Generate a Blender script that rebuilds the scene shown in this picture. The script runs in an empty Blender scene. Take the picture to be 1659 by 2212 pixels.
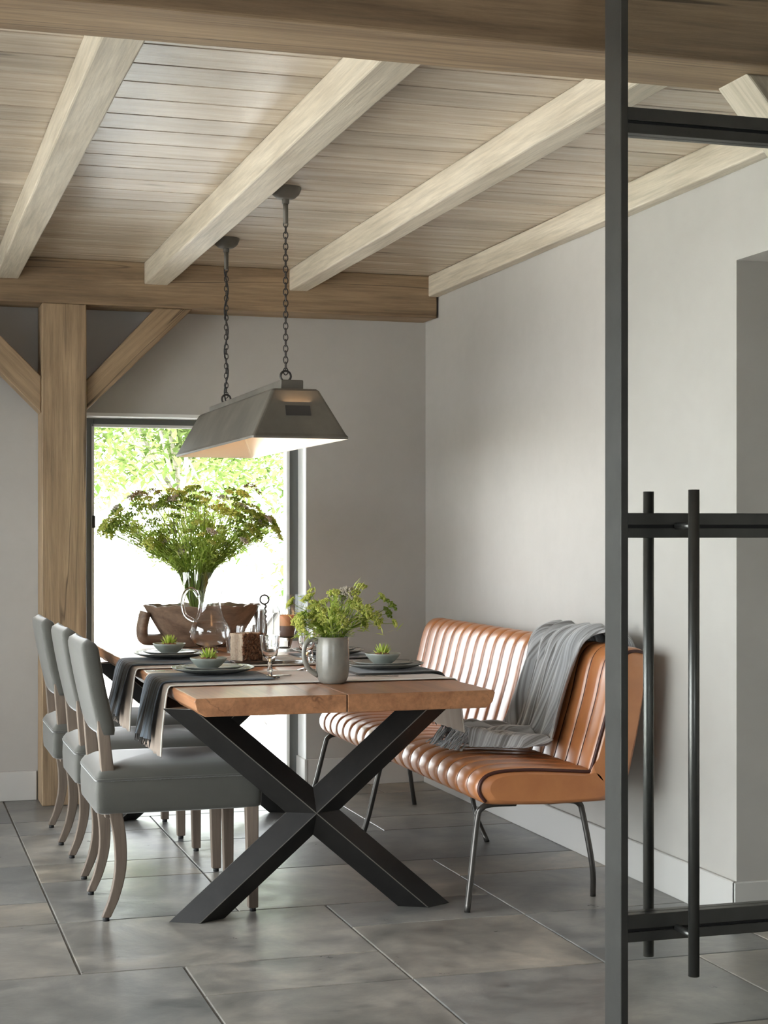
import bpy, bmesh, math, random
from mathutils import Vector, Matrix
random.seed(7)
C = bpy.context.scene.collection
PI = math.pi

# ------------------------------------------------------------ camera
cam = bpy.data.cameras.new('camera'); camo = bpy.data.objects.new('camera', cam); C.objects.link(camo)
camo.location = (0, 0, 1.28)
camo.rotation_euler = (PI/2, 0, -math.atan(1081/3540))
cam.sensor_fit = 'HORIZONTAL'; cam.sensor_width = 36; cam.lens = 3540/1659*36
cam.shift_y = 43/1659
cam.clip_start = 0.05; cam.clip_end = 300
bpy.context.scene.camera = camo

# ------------------------------------------------------------ light
vs = bpy.context.scene.view_settings
vs.view_transform = 'Standard'; vs.look = 'None'; vs.gamma = 1; vs.use_curve_mapping = False
vs.exposure = 0.2
cy = bpy.context.scene.cycles
cy.max_bounces = 14; cy.diffuse_bounces = 5; cy.transmission_bounces = 14; cy.transparent_max_bounces = 24
SKY = 12.0; SUN = 14.0
w = bpy.data.worlds.new('sky'); bpy.context.scene.world = w; w.use_nodes = True
bg = w.node_tree.nodes['Background']; bg.inputs[0].default_value = (.93, .965, 1.0, 1); bg.inputs[1].default_value = SKY
def light(name, kind, loc, rot, energy, color=(1, 1, 1), **k):
    l = bpy.data.lights.new(name, kind); l.energy = energy; l.color = color
    for a, b in k.items():
        if a == 'portal': l.cycles.is_portal = True
        else: setattr(l, a, b)
    o = bpy.data.objects.new(name, l); C.objects.link(o); o.location = loc; o.rotation_euler = rot
    return o
light('sun', 'SUN', (0, 0, 10), (math.radians(42), 0, math.radians(8)), SUN, (1, .95, .86), angle=.02)
# daylight through the glazed opening of the left wall, the back window and an unseen window added behind the camera
light('left_portal', 'AREA', (-1.43, 4.8, 1.05), (0, -PI/2, 0), 1, shape='RECTANGLE', size=2.1, size_y=5.0, portal=1)
light('back_portal', 'AREA', (1.48, 8.2, .92), (-PI/2, 0, 0), 1, shape='RECTANGLE', size=1.05, size_y=1.85, portal=1)
light('added_window_portal', 'AREA', (.2, -2.12, 1.5), (PI/2, 0, 0), 1, shape='RECTANGLE', size=1.4, size_y=1.0, portal=1)

# ------------------------------------------------------------ materials
def srgb(r, g, b):
    f = lambda c: ((c/255+.055)/1.055)**2.4 if c > 10 else c/255/12.92
    return (f(r), f(g), f(b), 1)
class NT:
    def __init__(s, name):
        s.m = bpy.data.materials.new(name); s.m.use_nodes = True; s.t = s.m.node_tree
        s.b = s.t.nodes['Principled BSDF']; s.out = s.t.nodes['Material Output']
    def n(s, k, **a):
        x = s.t.nodes.new(k)
        for i, v in a.items():
            if i.startswith('_'): setattr(x, i[1:], v)
            else: x.inputs[i.replace('__', ' ')].default_value = v
        return x
    def l(s, a, b): s.t.links.new(a, b)
    def coord(s, scale=(1, 1, 1), kind='Object', rot=(0, 0, 0)):
        tc = s.n('ShaderNodeTexCoord'); mp = s.n('ShaderNodeMapping'); s.l(tc.outputs[kind], mp.inputs[0])
        mp.inputs['Scale'].default_value = scale; mp.inputs['Rotation'].default_value = rot
        return mp
    def noise(s, vec, scale, detail=4, rough=.55, dist=0):
        x = s.n('ShaderNodeTexNoise', Scale=scale, Detail=detail, Roughness=rough, Distortion=dist)
        if vec: s.l(vec, x.inputs['Vector'])
        return x
    def ramp(s, fac, stops):
        r = s.n('ShaderNodeValToRGB'); e = r.color_ramp.elements
        while len(e) < len(stops): e.new(.5)
        for i, (p, c) in enumerate(stops):
            e[i].position = p; e[i].color = c if len(c) == 4 else (*c, 1)
        s.l(fac, r.inputs[0]); return r
    def mix(s, fac, a, b, mode='MIX'):
        x = s.n('ShaderNodeMix', _data_type='RGBA', _blend_type=mode)
        for v, i in ((fac, 0), (a, 6), (b, 7)):
            if hasattr(v, 'links'): s.l(v, x.inputs[i])
            else: x.inputs[i].default_value = v
        return x.outputs[2]
    def bump(s, h, strength=.2, dist=.01):
        x = s.n('ShaderNodeBump', Strength=strength, Distance=dist); s.l(h, x.inputs['Height']); s.l(x.outputs[0], s.b.inputs['Normal'])
    def col(s, c):
        if hasattr(c, 'links'): s.l(c, s.b.inputs['Base Color'])
        else: s.b.inputs['Base Color'].default_value = c
    def p(s, **a):
        for i, v in a.items(): s.b.inputs[i.replace('__', ' ')].default_value = v
def k3(c, f): return (c[0]*f, c[1]*f, c[2]*f, 1)

def wood(name, base, dark, axis='X', rough=.55, knots=1.0, island=0.0, grain=1.0, bump=.25, spec=.5, big=1.0, cracks=0):
    n = NT(name)
    s = {'X': (.55, 5, 5), 'Y': (5, .55, 5), 'Z': (5, 5, .55)}[axis]
    s2 = {'X': (2.2, 50, 50), 'Y': (50, 2.2, 50), 'Z': (50, 50, 2.2)}[axis]
    mp = n.coord(s); vec = mp.outputs[0]
    if island:
        g = n.n('ShaderNodeNewGeometry'); ml = n.n('ShaderNodeVectorMath', _operation='SCALE'); cb = n.n('ShaderNodeCombineXYZ')
        for i in range(3): n.l(g.outputs['Random Per Island'], cb.inputs[i])
        n.l(cb.outputs[0], ml.inputs[0]); ml.inputs['Scale'].default_value = 37
        ad = n.n('ShaderNodeVectorMath', _operation='ADD'); n.l(vec, ad.inputs[0]); n.l(ml.outputs[0], ad.inputs[1]); vec = ad.outputs[0]
    a = n.noise(vec, 1.3*big, 6, .6, 1.4)
    wv = n.n('ShaderNodeTexWave', _wave_type='RINGS', Scale=.9*big, Distortion=7, Detail=3); wv.inputs['Detail Scale'].default_value = 1.2; n.l(vec, wv.inputs['Vector'])
    fb = n.noise(n.coord(s2).outputs[0], 1.5, 5, .7)
    r1 = n.ramp(a.outputs[0], [(.3, dark), (.68, base)])
    c = n.mix(.22*grain, r1.outputs[0], n.ramp(wv.outputs[0], [(0, k3(dark, .8)), (.45, base)]).outputs[0])
    c = n.mix(.5*grain, c, n.ramp(fb.outputs[0], [(.35, (.55, .55, .55)), (.62, (1.15, 1.15, 1.15))]).outputs[0], 'MULTIPLY')
    if knots:
        ks = {'X': (.5, 2.6, 2.6), 'Y': (2.6, .5, 2.6), 'Z': (2.6, 2.6, .5)}[axis]
        v = n.n('ShaderNodeTexVoronoi', Scale=1.35); kp = n.coord(ks); wn = n.noise(kp.outputs[0], 6, 2); 
        mm = n.n('ShaderNodeVectorMath', _operation='MULTIPLY_ADD'); n.l(wn.outputs['Color'], mm.inputs[0]); mm.inputs[1].default_value = (.06, .06, .06); n.l(kp.outputs[0], mm.inputs[2])
        n.l(mm.outputs[0], v.inputs['Vector'])
        kr = n.ramp(v.outputs['Distance'], [(.012, (1, 1, 1)), (.045, (.25, .25, .25)), (.11, (0, 0, 0))])
        mk = n.n('ShaderNodeMath', _operation='MULTIPLY'); n.l(kr.outputs[0], mk.inputs[0]); mk.inputs[1].default_value = .85*knots
        c = n.mix(mk.outputs[0], c, k3(dark, .22))
    if cracks:
        cs = {'X': (.2, 4.5, 4.5), 'Y': (4.5, .2, 4.5), 'Z': (4.5, 4.5, .2)}[axis]
        cv = n.coord(cs).outputs[0]; cn = n.noise(cv, 1.6, 3, .5, .6); cm = n.noise(cv, 2.3, 2, .5)
        cr = n.ramp(cn.outputs[0], [(.488, (0, 0, 0)), (.499, (1, 1, 1)), (.501, (1, 1, 1)), (.512, (0, 0, 0))])
        mk2 = n.ramp(cm.outputs[0], [(.46, (0, 0, 0)), (.60, (1, 1, 1))]); q = n.n('ShaderNodeMath', _operation='MULTIPLY'); n.l(cr.outputs[0], q.inputs[0]); n.l(mk2.outputs[0], q.inputs[1])
        q2 = n.n('ShaderNodeMath', _operation='MULTIPLY'); n.l(q.outputs[0], q2.inputs[0]); q2.inputs[1].default_value = cracks
        c = n.mix(q2.outputs[0], c, k3(dark, .30))
    if island:
        c = n.mix(1.0, c, n.ramp(g.outputs['Random Per Island'], [(0, (1-island,)*3), (1, (1+island*.6,)*3)]).outputs[0], 'MULTIPLY')
    n.col(c); n.p(Roughness=rough, Specular__IOR__Level=spec)
    n.bump(fb.outputs[0], bump, .004)
    return n.m

def plain(name, c, rough=.5, metal=0, noise=.0, nscale=8, bump=0, **kw):
    n = NT(name); n.p(Roughness=rough, Metallic=metal, **kw)
    if noise or bump:
        t = n.noise(n.coord().outputs[0], nscale, 6, .6)
        if noise: n.col(n.ramp(t.outputs[0], [(.3, k3(c, 1-noise)), (.7, k3(c, 1+noise))]).outputs[0])
        else: n.col(c)
        if bump: n.bump(t.outputs[0], bump, .004)
    else: n.col(c)
    return n.m

M = {}
def plaster():
    n = NT('plaster'); v = n.coord().outputs[0]
    a = n.noise(v, 1.1, 5, .6); b = n.noise(v, 14, 6, .7)
    c = n.ramp(a.outputs[0], [(.25, (.375, .354, .325)), (.75, (.437, .415, .383))]).outputs[0]
    c = n.mix(.08, c, n.ramp(b.outputs[0], [(.3, (.4, .38, .36)), (.7, (.6, .6, .58))]).outputs[0])
    n.col(c); n.p(Roughness=.75); n.bump(b.outputs[0], .12, .003); return n.m
M['plaster'] = plaster()
M['base'] = plain('skirting_paint', (.50, .485, .46, 1), .5)
M['plank'] = wood('whitewashed_planks', srgb(202, 188, 170), srgb(162, 145, 126), 'X', .27, .8, .15, .75, .3, .6, cracks=.3)
M['joist'] = wood('pale_oak', srgb(208, 198, 180), srgb(172, 160, 140), 'X', .55, .7, 0, .9, .3, cracks=.15)
M['oak'] = wood('honey_oak', srgb(166, 141, 111), srgb(118, 95, 70), 'X', .6, .9, 0, 1.1, .35, cracks=.9)
M['table'] = wood('table_oak', srgb(182, 130, 92), srgb(138, 92, 62), 'Y', .30, .6, .1, .9, .2, .6, cracks=.6)
M['leg'] = wood('weathered_oak', srgb(124, 110, 97), srgb(84, 72, 62), 'Z', .5, 0, 0, .8, .2)
M['bowlwood'] = wood('rustic_wood', srgb(146, 124, 104), srgb(92, 72, 56), 'X', .6, .3, 0, 1, .4)
M['palebark'] = wood('pale_bark', srgb(176, 158, 136), srgb(120, 100, 82), 'Z', .7, 0, 0, 1, .5)
M['darkwood'] = wood('dark_wood', srgb(74, 56, 44), srgb(36, 26, 20), 'X', .5, 0, 0, 1, .3)
def tiles():
    n = NT('stone_tile'); v = n.coord().outputs[0]
    g = n.n('ShaderNodeNewGeometry')
    sc = n.n('ShaderNodeVectorMath', _operation='SCALE'); cb = n.n('ShaderNodeCombineXYZ'); [n.l(g.outputs['Random Per Island'], cb.inputs[i]) for i in range(3)]
    n.l(cb.outputs[0], sc.inputs[0]); sc.inputs['Scale'].default_value = 19
    ad = n.n('ShaderNodeVectorMath', _operation='ADD'); n.l(v, ad.inputs[0]); n.l(sc.outputs[0], ad.inputs[1])
    a = n.noise(ad.outputs[0], 2.6, 7, .62, .4); b = n.noise(ad.outputs[0], 11, 8, .7)
    c = n.ramp(a.outputs[0], [(.30, (.125, .126, .124)), (.5, (.215, .210, .198)), (.68, (.34, .322, .29))]).outputs[0]
    c = n.mix(.5, c, n.ramp(b.outputs[0], [(.32, (.35, .36, .38)), (.62, (1.3, 1.28, 1.25))]).outputs[0], 'MULTIPLY')
    c = n.mix(1.0, c, n.ramp(g.outputs['Random Per Island'], [(0, (.76, .80, .84)), (.5, (1, .98, .95)), (1, (1.20, 1.10, .97))]).outputs[0], 'MULTIPLY')
    n.col(c); n.p(Specular__IOR__Level=.55)
    rr = n.ramp(b.outputs[0], [(.3, (.27,)*3), (.7, (.42,)*3)]); n.l(rr.outputs[0], n.b.inputs['Roughness'])
    n.bump(a.outputs[0], .22, .02); return n.m
M['tile'] = tiles()
M['grout'] = plain('grout', (.16, .15, .135, 1), .85, 0, .2, 30)
M['steel'] = plain('black_steel', (.012, .0112, .0105, 1), .45, 0, .25, 20, .05, Specular__IOR__Level=.35)
M['edge'] = plain('edge_highlight_steel', (.25, .24, .22, 1), .4, .8)  # lighter steel paints the highlight along the leg ridges
M['doorsteel'] = plain('door_steel', (.095, .096, .090, 1), .38, .8, .1, 12, Specular__IOR__Level=.8)
M['groove'] = plain('rubber_groove', (.004, .004, .004, 1), .6)
M['gunmetal'] = plain('gunmetal_tube', (.075, .07, .064, 1), .32, .7)
M['iron'] = plain('dark_iron', (.035, .03, .027, 1), .5, .5)
M['zinc'] = plain('aged_zinc', (.12, .109, .091, 1), .55, .35, .28, 5, .1)
M['zincin'] = plain('brass_inside', (.75, .66, .54, 1), .4, .1)
M['plaque'] = plain('dark_plaque', (.03, .027, .025, 1), .6)
M['winframe'] = plain('window_frame', (.13, .135, .128, 1), .45)
M['reveal'] = plain('sunlit_reveal_white', (.72, .72, .70, 1), .6)
M['patio'] = plain('patio_paving', (.62, .61, .58, 1), .85, 0, .08, 3)
M['lawn'] = plain('lawn', (.52, .55, .42, 1), .9, 0, .1, 1)
M['outwood'] = plain('bleached_wood', (.16, .15, .14, 1), .8, 0, .15, 10)
def fabric(name, c, rough=.9, sheen=.6, sc=350, var=.12, bump=.2):
    n = NT(name); v = n.coord().outputs[0]
    a = n.noise(v, 4, 5, .6); b = n.noise(v, sc, 2, .5)
    n.col(n.ramp(a.outputs[0], [(.3, k3(c, 1-var)), (.7, k3(c, 1+var))]).outputs[0])
    n.p(Roughness=rough, Sheen__Weight=sheen, Sheen__Roughness=.4); n.bump(b.outputs[0], bump, .0015); return n.m
M['velvet'] = fabric('grey_green_velvet', (.064, .063, .053, 1), .8, .6)
def stripes(name, a, b, axis, freq, sheen=.4):
    n = NT(name); mp = n.coord(); sp = n.n('ShaderNodeSeparateXYZ'); n.l(mp.outputs[0], sp.inputs[0])
    cx = n.n('ShaderNodeCombineXYZ'); mu = n.n('ShaderNodeMath', _operation='MULTIPLY'); mu.inputs[1].default_value = freq
    n.l(sp.outputs[axis], mu.inputs[0]); n.l(mu.outputs[0], cx.inputs[0])
    t = n.noise(cx.outputs[0], 1, 3, .7); f = n.noise(mp.outputs[0], 500, 2)
    n.col(n.ramp(t.outputs[0], [(.44, a), (.56, b)]).outputs[0]); n.p(Roughness=.9, Sheen__Weight=sheen); n.bump(f.outputs[0], .25, .0015); return n.m
M['napkin'] = stripes('charcoal_striped_linen', (.026, .020, .016, 1), (.135, .165, .20, 1), 1, 42, .08)
M['runner'] = fabric('beige_linen', (.36, .29, .235, 1), .9, .2)
M['trim'] = fabric('ivory_linen', (.62, .60, .55, 1), .9, .2)
M['throw'] = stripes('grey_striped_linen', (.16, .155, .15, 1), (.46, .47, .48, 1), 1, 60)
M['fringe'] = fabric('charcoal_fringe', (.05, .046, .042, 1), .95, .2)
def leather():
    n = NT('tan_leather'); v = n.coord().outputs[0]
    sp = n.n('ShaderNodeSeparateXYZ'); n.l(v, sp.inputs[0])
    a = n.noise(v, 6, 5, .6); b = n.noise(v, 160, 3, .6)
    c = n.ramp(a.outputs[0], [(.3, (.37, .128, .040)), (.7, (.51, .205, .070))]).outputs[0]
    n.col(c); n.p(Roughness=.4, Specular__IOR__Level=.8, Coat__Weight=.5, Coat__Roughness=.3, Coat__IOR=1.6)
    n.bump(b.outputs[0], .08, .001); return n.m
M['leather'] = leather()
M['piping'] = plain('burgundy_seam_shade', (.05, .012, .008, 1), .5)  # seam red with the shade of the rib grooves painted in
M['ceramic'] = plain('grey_glaze', (.225, .218, .19, 1), .2, 0, .22, 14)
M['plate'] = plain('stoneware', (.21, .215, .20, 1), .22, 0, .2, 18)
M['bowl'] = plain('celadon_bowl', (.27, .30, .275, 1), .25, 0, .15, 18)
M['candle'] = plain('candle_wax', (.62, .28, .12, 1), .5, Subsurface__Weight=.3)
M['candlelow'] = plain('candle_wax_dark', (.16, .10, .075, 1), .5)
M['soil'] = plain('bark_chips', (.16, .075, .038, 1), .8, 0, .9, 90, 1)
M['cutlery'] = plain('cutlery_steel', (.6, .6, .6, 1), .2, 1)
M['rubber'] = plain('black_glide', (.015, .015, .015, 1), .7)
def glass(name, tint=(1, 1, 1, 1), ior=1.45):
    n = NT(name); n.p(Roughness=0, IOR=ior, Transmission__Weight=1); n.col(tint); return n.m
def thin():
    n = NT('thin_clear_glass'); t = n.n('ShaderNodeBsdfTransparent'); g = n.n('ShaderNodeBsdfGlossy', Roughness=.02)
    lw = n.n('ShaderNodeLayerWeight', Blend=.22); r = n.ramp(lw.outputs['Facing'], [(0, (.06,)*3), (.35, (.14,)*3), (.65, (.6,)*3), (1, (.95,)*3)]); mx = n.n('ShaderNodeMixShader')
    c = n.ramp(lw.outputs['Facing'], [(0, (.96, .97, .97)), (.35, (.88, .90, .90)), (.8, (.5, .54, .54)), (1, (.3, .33, .33))]); n.l(c.outputs[0], t.inputs[0])
    n.l(r.outputs[0], mx.inputs[0]); n.l(t.outputs[0], mx.inputs[1]); n.l(g.outputs[0], mx.inputs[2]); n.l(mx.outputs[0], n.out.inputs[0]); return n.m
M['thin'] = thin()
def table_glass():
    n = NT('table_glass'); t = n.n('ShaderNodeBsdfTransparent'); g = n.n('ShaderNodeBsdfGlossy', Roughness=.04); g.inputs[0].default_value = (1, 1, 1, 1)
    lw = n.n('ShaderNodeLayerWeight', Blend=.25); r = n.ramp(lw.outputs['Facing'], [(0, (.07,)*3), (.3, (.16,)*3), (.6, (.7,)*3), (1, (.97,)*3)]); mx = n.n('ShaderNodeMixShader')
    c = n.ramp(lw.outputs['Facing'], [(0, (.94, .95, .95)), (.4, (.85, .87, .87)), (1, (.35, .38, .38))]); n.l(c.outputs[0], t.inputs[0])
    n.l(r.outputs[0], mx.inputs[0]); n.l(t.outputs[0], mx.inputs[1]); n.l(g.outputs[0], mx.inputs[2]); n.l(mx.outputs[0], n.out.inputs[0]); return n.m
M['tglass'] = table_glass()
M['glass'] = glass('clear_glass'); M['water'] = glass('water', (.97, .99, 1, 1), 1.33)
def pane():
    n = NT('pane_glass'); t = n.n('ShaderNodeBsdfTransparent'); t.inputs[0].default_value = (.97, .98, .975, 1)
    g = n.n('ShaderNodeBsdfGlossy', Roughness=.01); lw = n.n('ShaderNodeFresnel', IOR=1.45); mx = n.n('ShaderNodeMixShader')
    n.l(lw.outputs[0], mx.inputs[0]); n.l(t.outputs[0], mx.inputs[1]); n.l(g.outputs[0], mx.inputs[2]); n.l(mx.outputs[0], n.out.inputs[0]); return n.m
M['pane'] = pane()
def leaf(name, a, b, tr=.68):
    n = NT(name); oi = n.n('ShaderNodeNewGeometry')
    c = n.ramp(oi.outputs['Random Per Island'], [(0, a), (1, b)]).outputs[0]
    d = n.n('ShaderNodeBsdfDiffuse'); t = n.n('ShaderNodeBsdfTranslucent'); mx = n.n('ShaderNodeMixShader'); mx.inputs[0].default_value = tr
    n.l(c, d.inputs[0]); n.l(c, t.inputs[0]); n.l(d.outputs[0], mx.inputs[1]); n.l(t.outputs[0], mx.inputs[2]); n.l(mx.outputs[0], n.out.inputs[0]); return n.m
M['stem'] = leaf('stem_green', (.26, .36, .07), (.48, .58, .16))
M['leaf'] = leaf('leaf_green', (.40, .54, .10), (.80, .88, .34))
M['umbel'] = leaf('umbel_yellow_green', (.50, .58, .14), (.85, .82, .36))
M['white'] = leaf('white_blossom', (.55, .5, .42), (.8, .76, .68))
M['purple'] = leaf('grass_plume', (.30, .20, .10), (.48, .34, .18))
M['tree'] = leaf('tree_leaf', (.09, .15, .035), (.30, .38, .14), .45)
M['bark'] = plain('bark', (.42, .38, .32, 1), .9, 0, .4, 10)

# ------------------------------------------------------------ helpers
def obj(name, bm, m, parent=None, smooth=False, recalc=True):
    if recalc: bmesh.ops.recalc_face_normals(bm, faces=bm.faces)
    me = bpy.data.meshes.new(name); bm.to_mesh(me); bm.free()
    for x in (m if isinstance(m, (list, tuple)) else [m]): me.materials.append(M[x] if isinstance(x, str) else x)
    if smooth:
        for p in me.polygons: p.use_smooth = True
    o = bpy.data.objects.new(name, me); C.objects.link(o)
    if parent: o.parent = parent
    return o
def tag(o, label, cat=None, group=None, kind=None):
    o['label'] = label
    if cat: o['category'] = cat
    if group: o['group'] = group
    if kind: o['kind'] = kind
    return o
def thing(name, label, cat, loc=(0, 0, 0), rz=0, group=None):
    o = bpy.data.objects.new(name, None); C.objects.link(o); o.location = loc; o.rotation_euler = (0, 0, rz); o.empty_display_size = .05
    return tag(o, label, cat, group)
def kids(o): return [c for c in bpy.data.objects if c.parent == o]
def dup(o, loc=None, rz=None, label=None, parent=None):
    ch = kids(o); c = o.copy(); C.objects.link(c)
    if parent: c.parent = parent
    else:
        if loc: c.location = loc
        if rz is not None: c.rotation_euler = (0, 0, rz)
        if label: c['label'] = label
    for k in ch: dup(k, parent=c)
    return c
def box(bm, x0, x1, y0, y1, z0, z1, bev=0, seg=2, mi=0):
    r = bmesh.ops.create_cube(bm, size=1)
    for v in r['verts']: v.co = Vector(((x0+x1)/2+v.co.x*(x1-x0), (y0+y1)/2+v.co.y*(y1-y0), (z0+z1)/2+v.co.z*(z1-z0)))
    fs = set(f for v in r['verts'] for f in v.link_faces)
    for f in fs: f.material_index = mi
    if bev:
        es = set(e for v in r['verts'] for e in v.link_edges)
        bmesh.ops.bevel(bm, geom=list(es), offset=bev, segments=seg, affect='EDGES', profile=.5)
def bx(*a, **k):
    bm = bmesh.new(); box(bm, *a, **k); return bm
def tube(bm, pts, r, n=8, cap=True, closed=False, mi=0):
    pts = [Vector(p) for p in pts]; N = len(pts); rs = r if isinstance(r, (list, tuple)) else [r]*N
    rings = []; up = None
    for i, p in enumerate(pts):
        if closed: t = pts[(i+1) % N]-pts[i-1]
        else: t = pts[min(i+1, N-1)]-pts[max(i-1, 0)]
        t.normalize()
        if up is None:
            up = Vector((0, 0, 1)) if abs(t.z) < .9 else Vector((1, 0, 0))
        a = t.cross(up)
        if a.length < 1e-5: a = t.cross(Vector((0, 1, 0)))
        a.normalize(); b = a.cross(t).normalized(); up = b
        rings.append([bm.verts.new(p+(a*math.cos(2*PI*k/n)+b*math.sin(2*PI*k/n))*rs[i]) for k in range(n)])
    for i in range(N if closed else N-1):
        A, B = rings[i], rings[(i+1) % N]
        for k in range(n):
            f = bm.faces.new((A[k], A[(k+1) % n], B[(k+1) % n], B[k])); f.smooth = True; f.material_index = mi
    if cap and not closed:
        bm.faces.new(rings[0]).material_index = mi; bm.faces.new(rings[-1][::-1]).material_index = mi
def lathe(bm, prof, c=(0, 0, 0), n=40, mi=0, closed=False):
    rings = []
    for r, z in prof:
        rings.append([bm.verts.new((c[0]+r*math.cos(2*PI*k/n), c[1]+r*math.sin(2*PI*k/n), c[2]+z)) for k in range(n)] if r > 1e-6 else [bm.verts.new((c[0], c[1], c[2]+z))])
    M_ = len(rings)
    for i in range(M_ if closed else M_-1):
        A, B = rings[i], rings[(i+1) % M_]
        for k in range(n):
            k2 = (k+1) % n
            if len(A) == 1 and len(B) == 1: continue
            if len(A) == 1: f = bm.faces.new((A[0], B[k2], B[k]))
            elif len(B) == 1: f = bm.faces.new((A[k], A[k2], B[0]))
            else: f = bm.faces.new((A[k], A[k2], B[k2], B[k]))
            f.smooth = True; f.material_index = mi
def lobj(name, prof, m, parent=None, c=(0, 0, 0), n=40, closed=False):
    bm = bmesh.new(); lathe(bm, prof, c, n, 0, closed); o = obj(name, bm, m, parent); o.data.set_sharp_from_angle(angle=math.radians(38)); return o
def torus(bm, c, R, r, ax='z', n=24, k=8, sx=1, sy=1):
    pts = []
    for i in range(n):
        a = 2*PI*i/n; u, v = R*math.cos(a)*sx, R*math.sin(a)*sy
        pts.append(Vector(c)+Vector({'z': (u, v, 0), 'y': (u, 0, v), 'x': (0, u, v)}[ax]))
    tube(bm, pts, r, k, closed=True)
def prism(bm, poly, ax, a, b, mi=0):
    def P(u, v, t): return {'y': (u, t, v), 'x': (t, u, v), 'z': (u, v, t)}[ax]
    A = [bm.verts.new(P(u, v, a)) for u, v in poly]; B = [bm.verts.new(P(u, v, b)) for u, v in poly]
    n = len(poly)
    fs = [bm.faces.new(A), bm.faces.new(B[::-1])]
    for i in range(n): fs.append(bm.faces.new((A[i], B[i], B[(i+1) % n], A[(i+1) % n])))
    for f in fs: f.material_index = mi
    return fs
def spline(pts, n):
    pts = [Vector(p) for p in pts]; out = []
    P = [pts[0]*2-pts[1]]+pts+[pts[-1]*2-pts[-2]]
    m = len(pts)-1
    for i in range(n+1):
        t = i/n*m; k = min(int(t), m-1); u = t-k; a, b, c, d = P[k:k+4]
        out.append(.5*((2*b)+(c-a)*u+(2*a-5*b+4*c-d)*u*u+(3*b-a-3*c+d)*u**3))
    return out
def grid(bm, fn, nu, nv, mi=0):
    V = [[bm.verts.new(fn(i/nu, j/nv)) for j in range(nv+1)] for i in range(nu+1)]
    for i in range(nu):
        for j in range(nv):
            f = bm.faces.new((V[i][j], V[i+1][j], V[i+1][j+1], V[i][j+1])); f.smooth = True; f.material_index = mi
def solid(o, t, off=0):
    m = o.modifiers.new('thickness', 'SOLIDIFY'); m.thickness = t; m.offset = off; return o
def bevel(o, wd, seg=2):
    m = o.modifiers.new('bevel', 'BEVEL'); m.width = wd; m.segments = seg; m.limit_method = 'ANGLE'; return o
def struct(name, bm, m, parent=None, label=None):
    o = obj(name, bm, m, parent)
    if not parent: o['kind'] = 'structure'
    if label: o['label'] = label
    return o

# ------------------------------------------------------------ room shell
YB = 7.98; XR = 2.66; ZC = 2.56; XL = -1.15; YF = -1.9
WX0, WX1, WZ = .93, 2.03, 1.852
# back wall with the window opening
bm = bmesh.new()
box(bm, XL-.25, WX0, YB, YB+.3, 0, ZC+.02); box(bm, WX1, XR+.3, YB, YB+.3, 0, ZC+.02); box(bm, WX0, WX1, YB, YB+.3, WZ, ZC+.02)
struct('wall_back', bm, 'plaster')
# right wall: full height behind y 4.77, a passage below z 2.166 in front of it
bm = bmesh.new()
box(bm, XR, XR+.9, 4.775, YB, 0, ZC+.02); box(bm, XR, XR+.9, 3.3, 4.775, 2.166, ZC+.02); box(bm, XR, XR+.9, YF-.2, 3.3, 0, ZC+.02)
struct('wall_right', bm, 'plaster')
bm = bx(XR+.9, XR+1.0, 3.3, 4.775, 0, ZC); struct('wall_passage', bm, 'plaster')
# left wall with its wide glazed opening
bm = bmesh.new()
box(bm, XL-.25, XL, YF-.2, 2.3, 0, ZC+.02); box(bm, XL-.25, XL, 7.3, YB, 0, ZC+.02); box(bm, XL-.25, XL, 2.3, 7.3, 2.1, ZC+.02)
struct('wall_left', bm, 'plaster')
bm = bmesh.new()
box(bm, XL-.25, -.5, YF-.2, YF, 0, ZC+.02); box(bm, .9, XR+1, YF-.2, YF, 0, ZC+.02); box(bm, -.5, .9, YF-.2, YF, 2.0, ZC+.02); box(bm, -.5, .9, YF-.2, YF, 0, 1.0)
struct('wall_front', bm, 'plaster')
# ceiling planks
bm = bmesh.new(); y = 4.289-.1855*34
box(bm, XL-.2, XR+.9, YF-.2, YB+.25, ZC+.02, ZC+.08)
yy = y
while yy < YB+.2:
    xs = [XL-.15]; 
    box(bm, XL-.15, XR+.2, yy+.0028, yy+.1855-.0028, ZC, ZC+.019, .003, 1); yy += .1855
struct('ceiling', bm, 'plank')
# floor slabs: a Roman pattern on a 30 cm module
bm = bmesh.new(); ux, uy, ox, oy = .3013, .322, .545, 4.47
rect = [(-3, 0, 1, 3), (-3, 0, 3, 4), (-3, 0, 4, 6), (0, 3, 1, 3), (0, 2, 3, 5), (0, 2, 5, 6), (2, 5, 3, 5), (3, 5, 2, 3), (3, 5, 0, 2), (5, 7, 0, 2), (1, 3, 0, 1),
        (-2, 1, -2, 1), (1, 3, -2, 0), (3, 6, -2, 0), (5, 7, 2, 4), (5, 7, 4, 5), (0, 2, 6, 8), (2, 4, 5, 7), (4, 7, 5, 7)]
occ = set()
for a, b, c, d in rect:
    for i in range(a, b):
        for j in range(c, d): occ.add((i, j))
rnd = random.Random(3)
for j in range(-21, 12):
    for i in range(-9, 11):
        if (i, j) in occ: continue
        for sx, sy in rnd.sample([(3, 2), (2, 2), (2, 1), (3, 2)], 4)+[(1, 2), (2, 1), (1, 1)]:
            cells = [(i+p, j+q) for p in range(sx) for q in range(sy)]
            if all(c not in occ for c in cells):
                occ.update(cells); rect.append((i, i+sx, j, j+sy)); break
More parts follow.
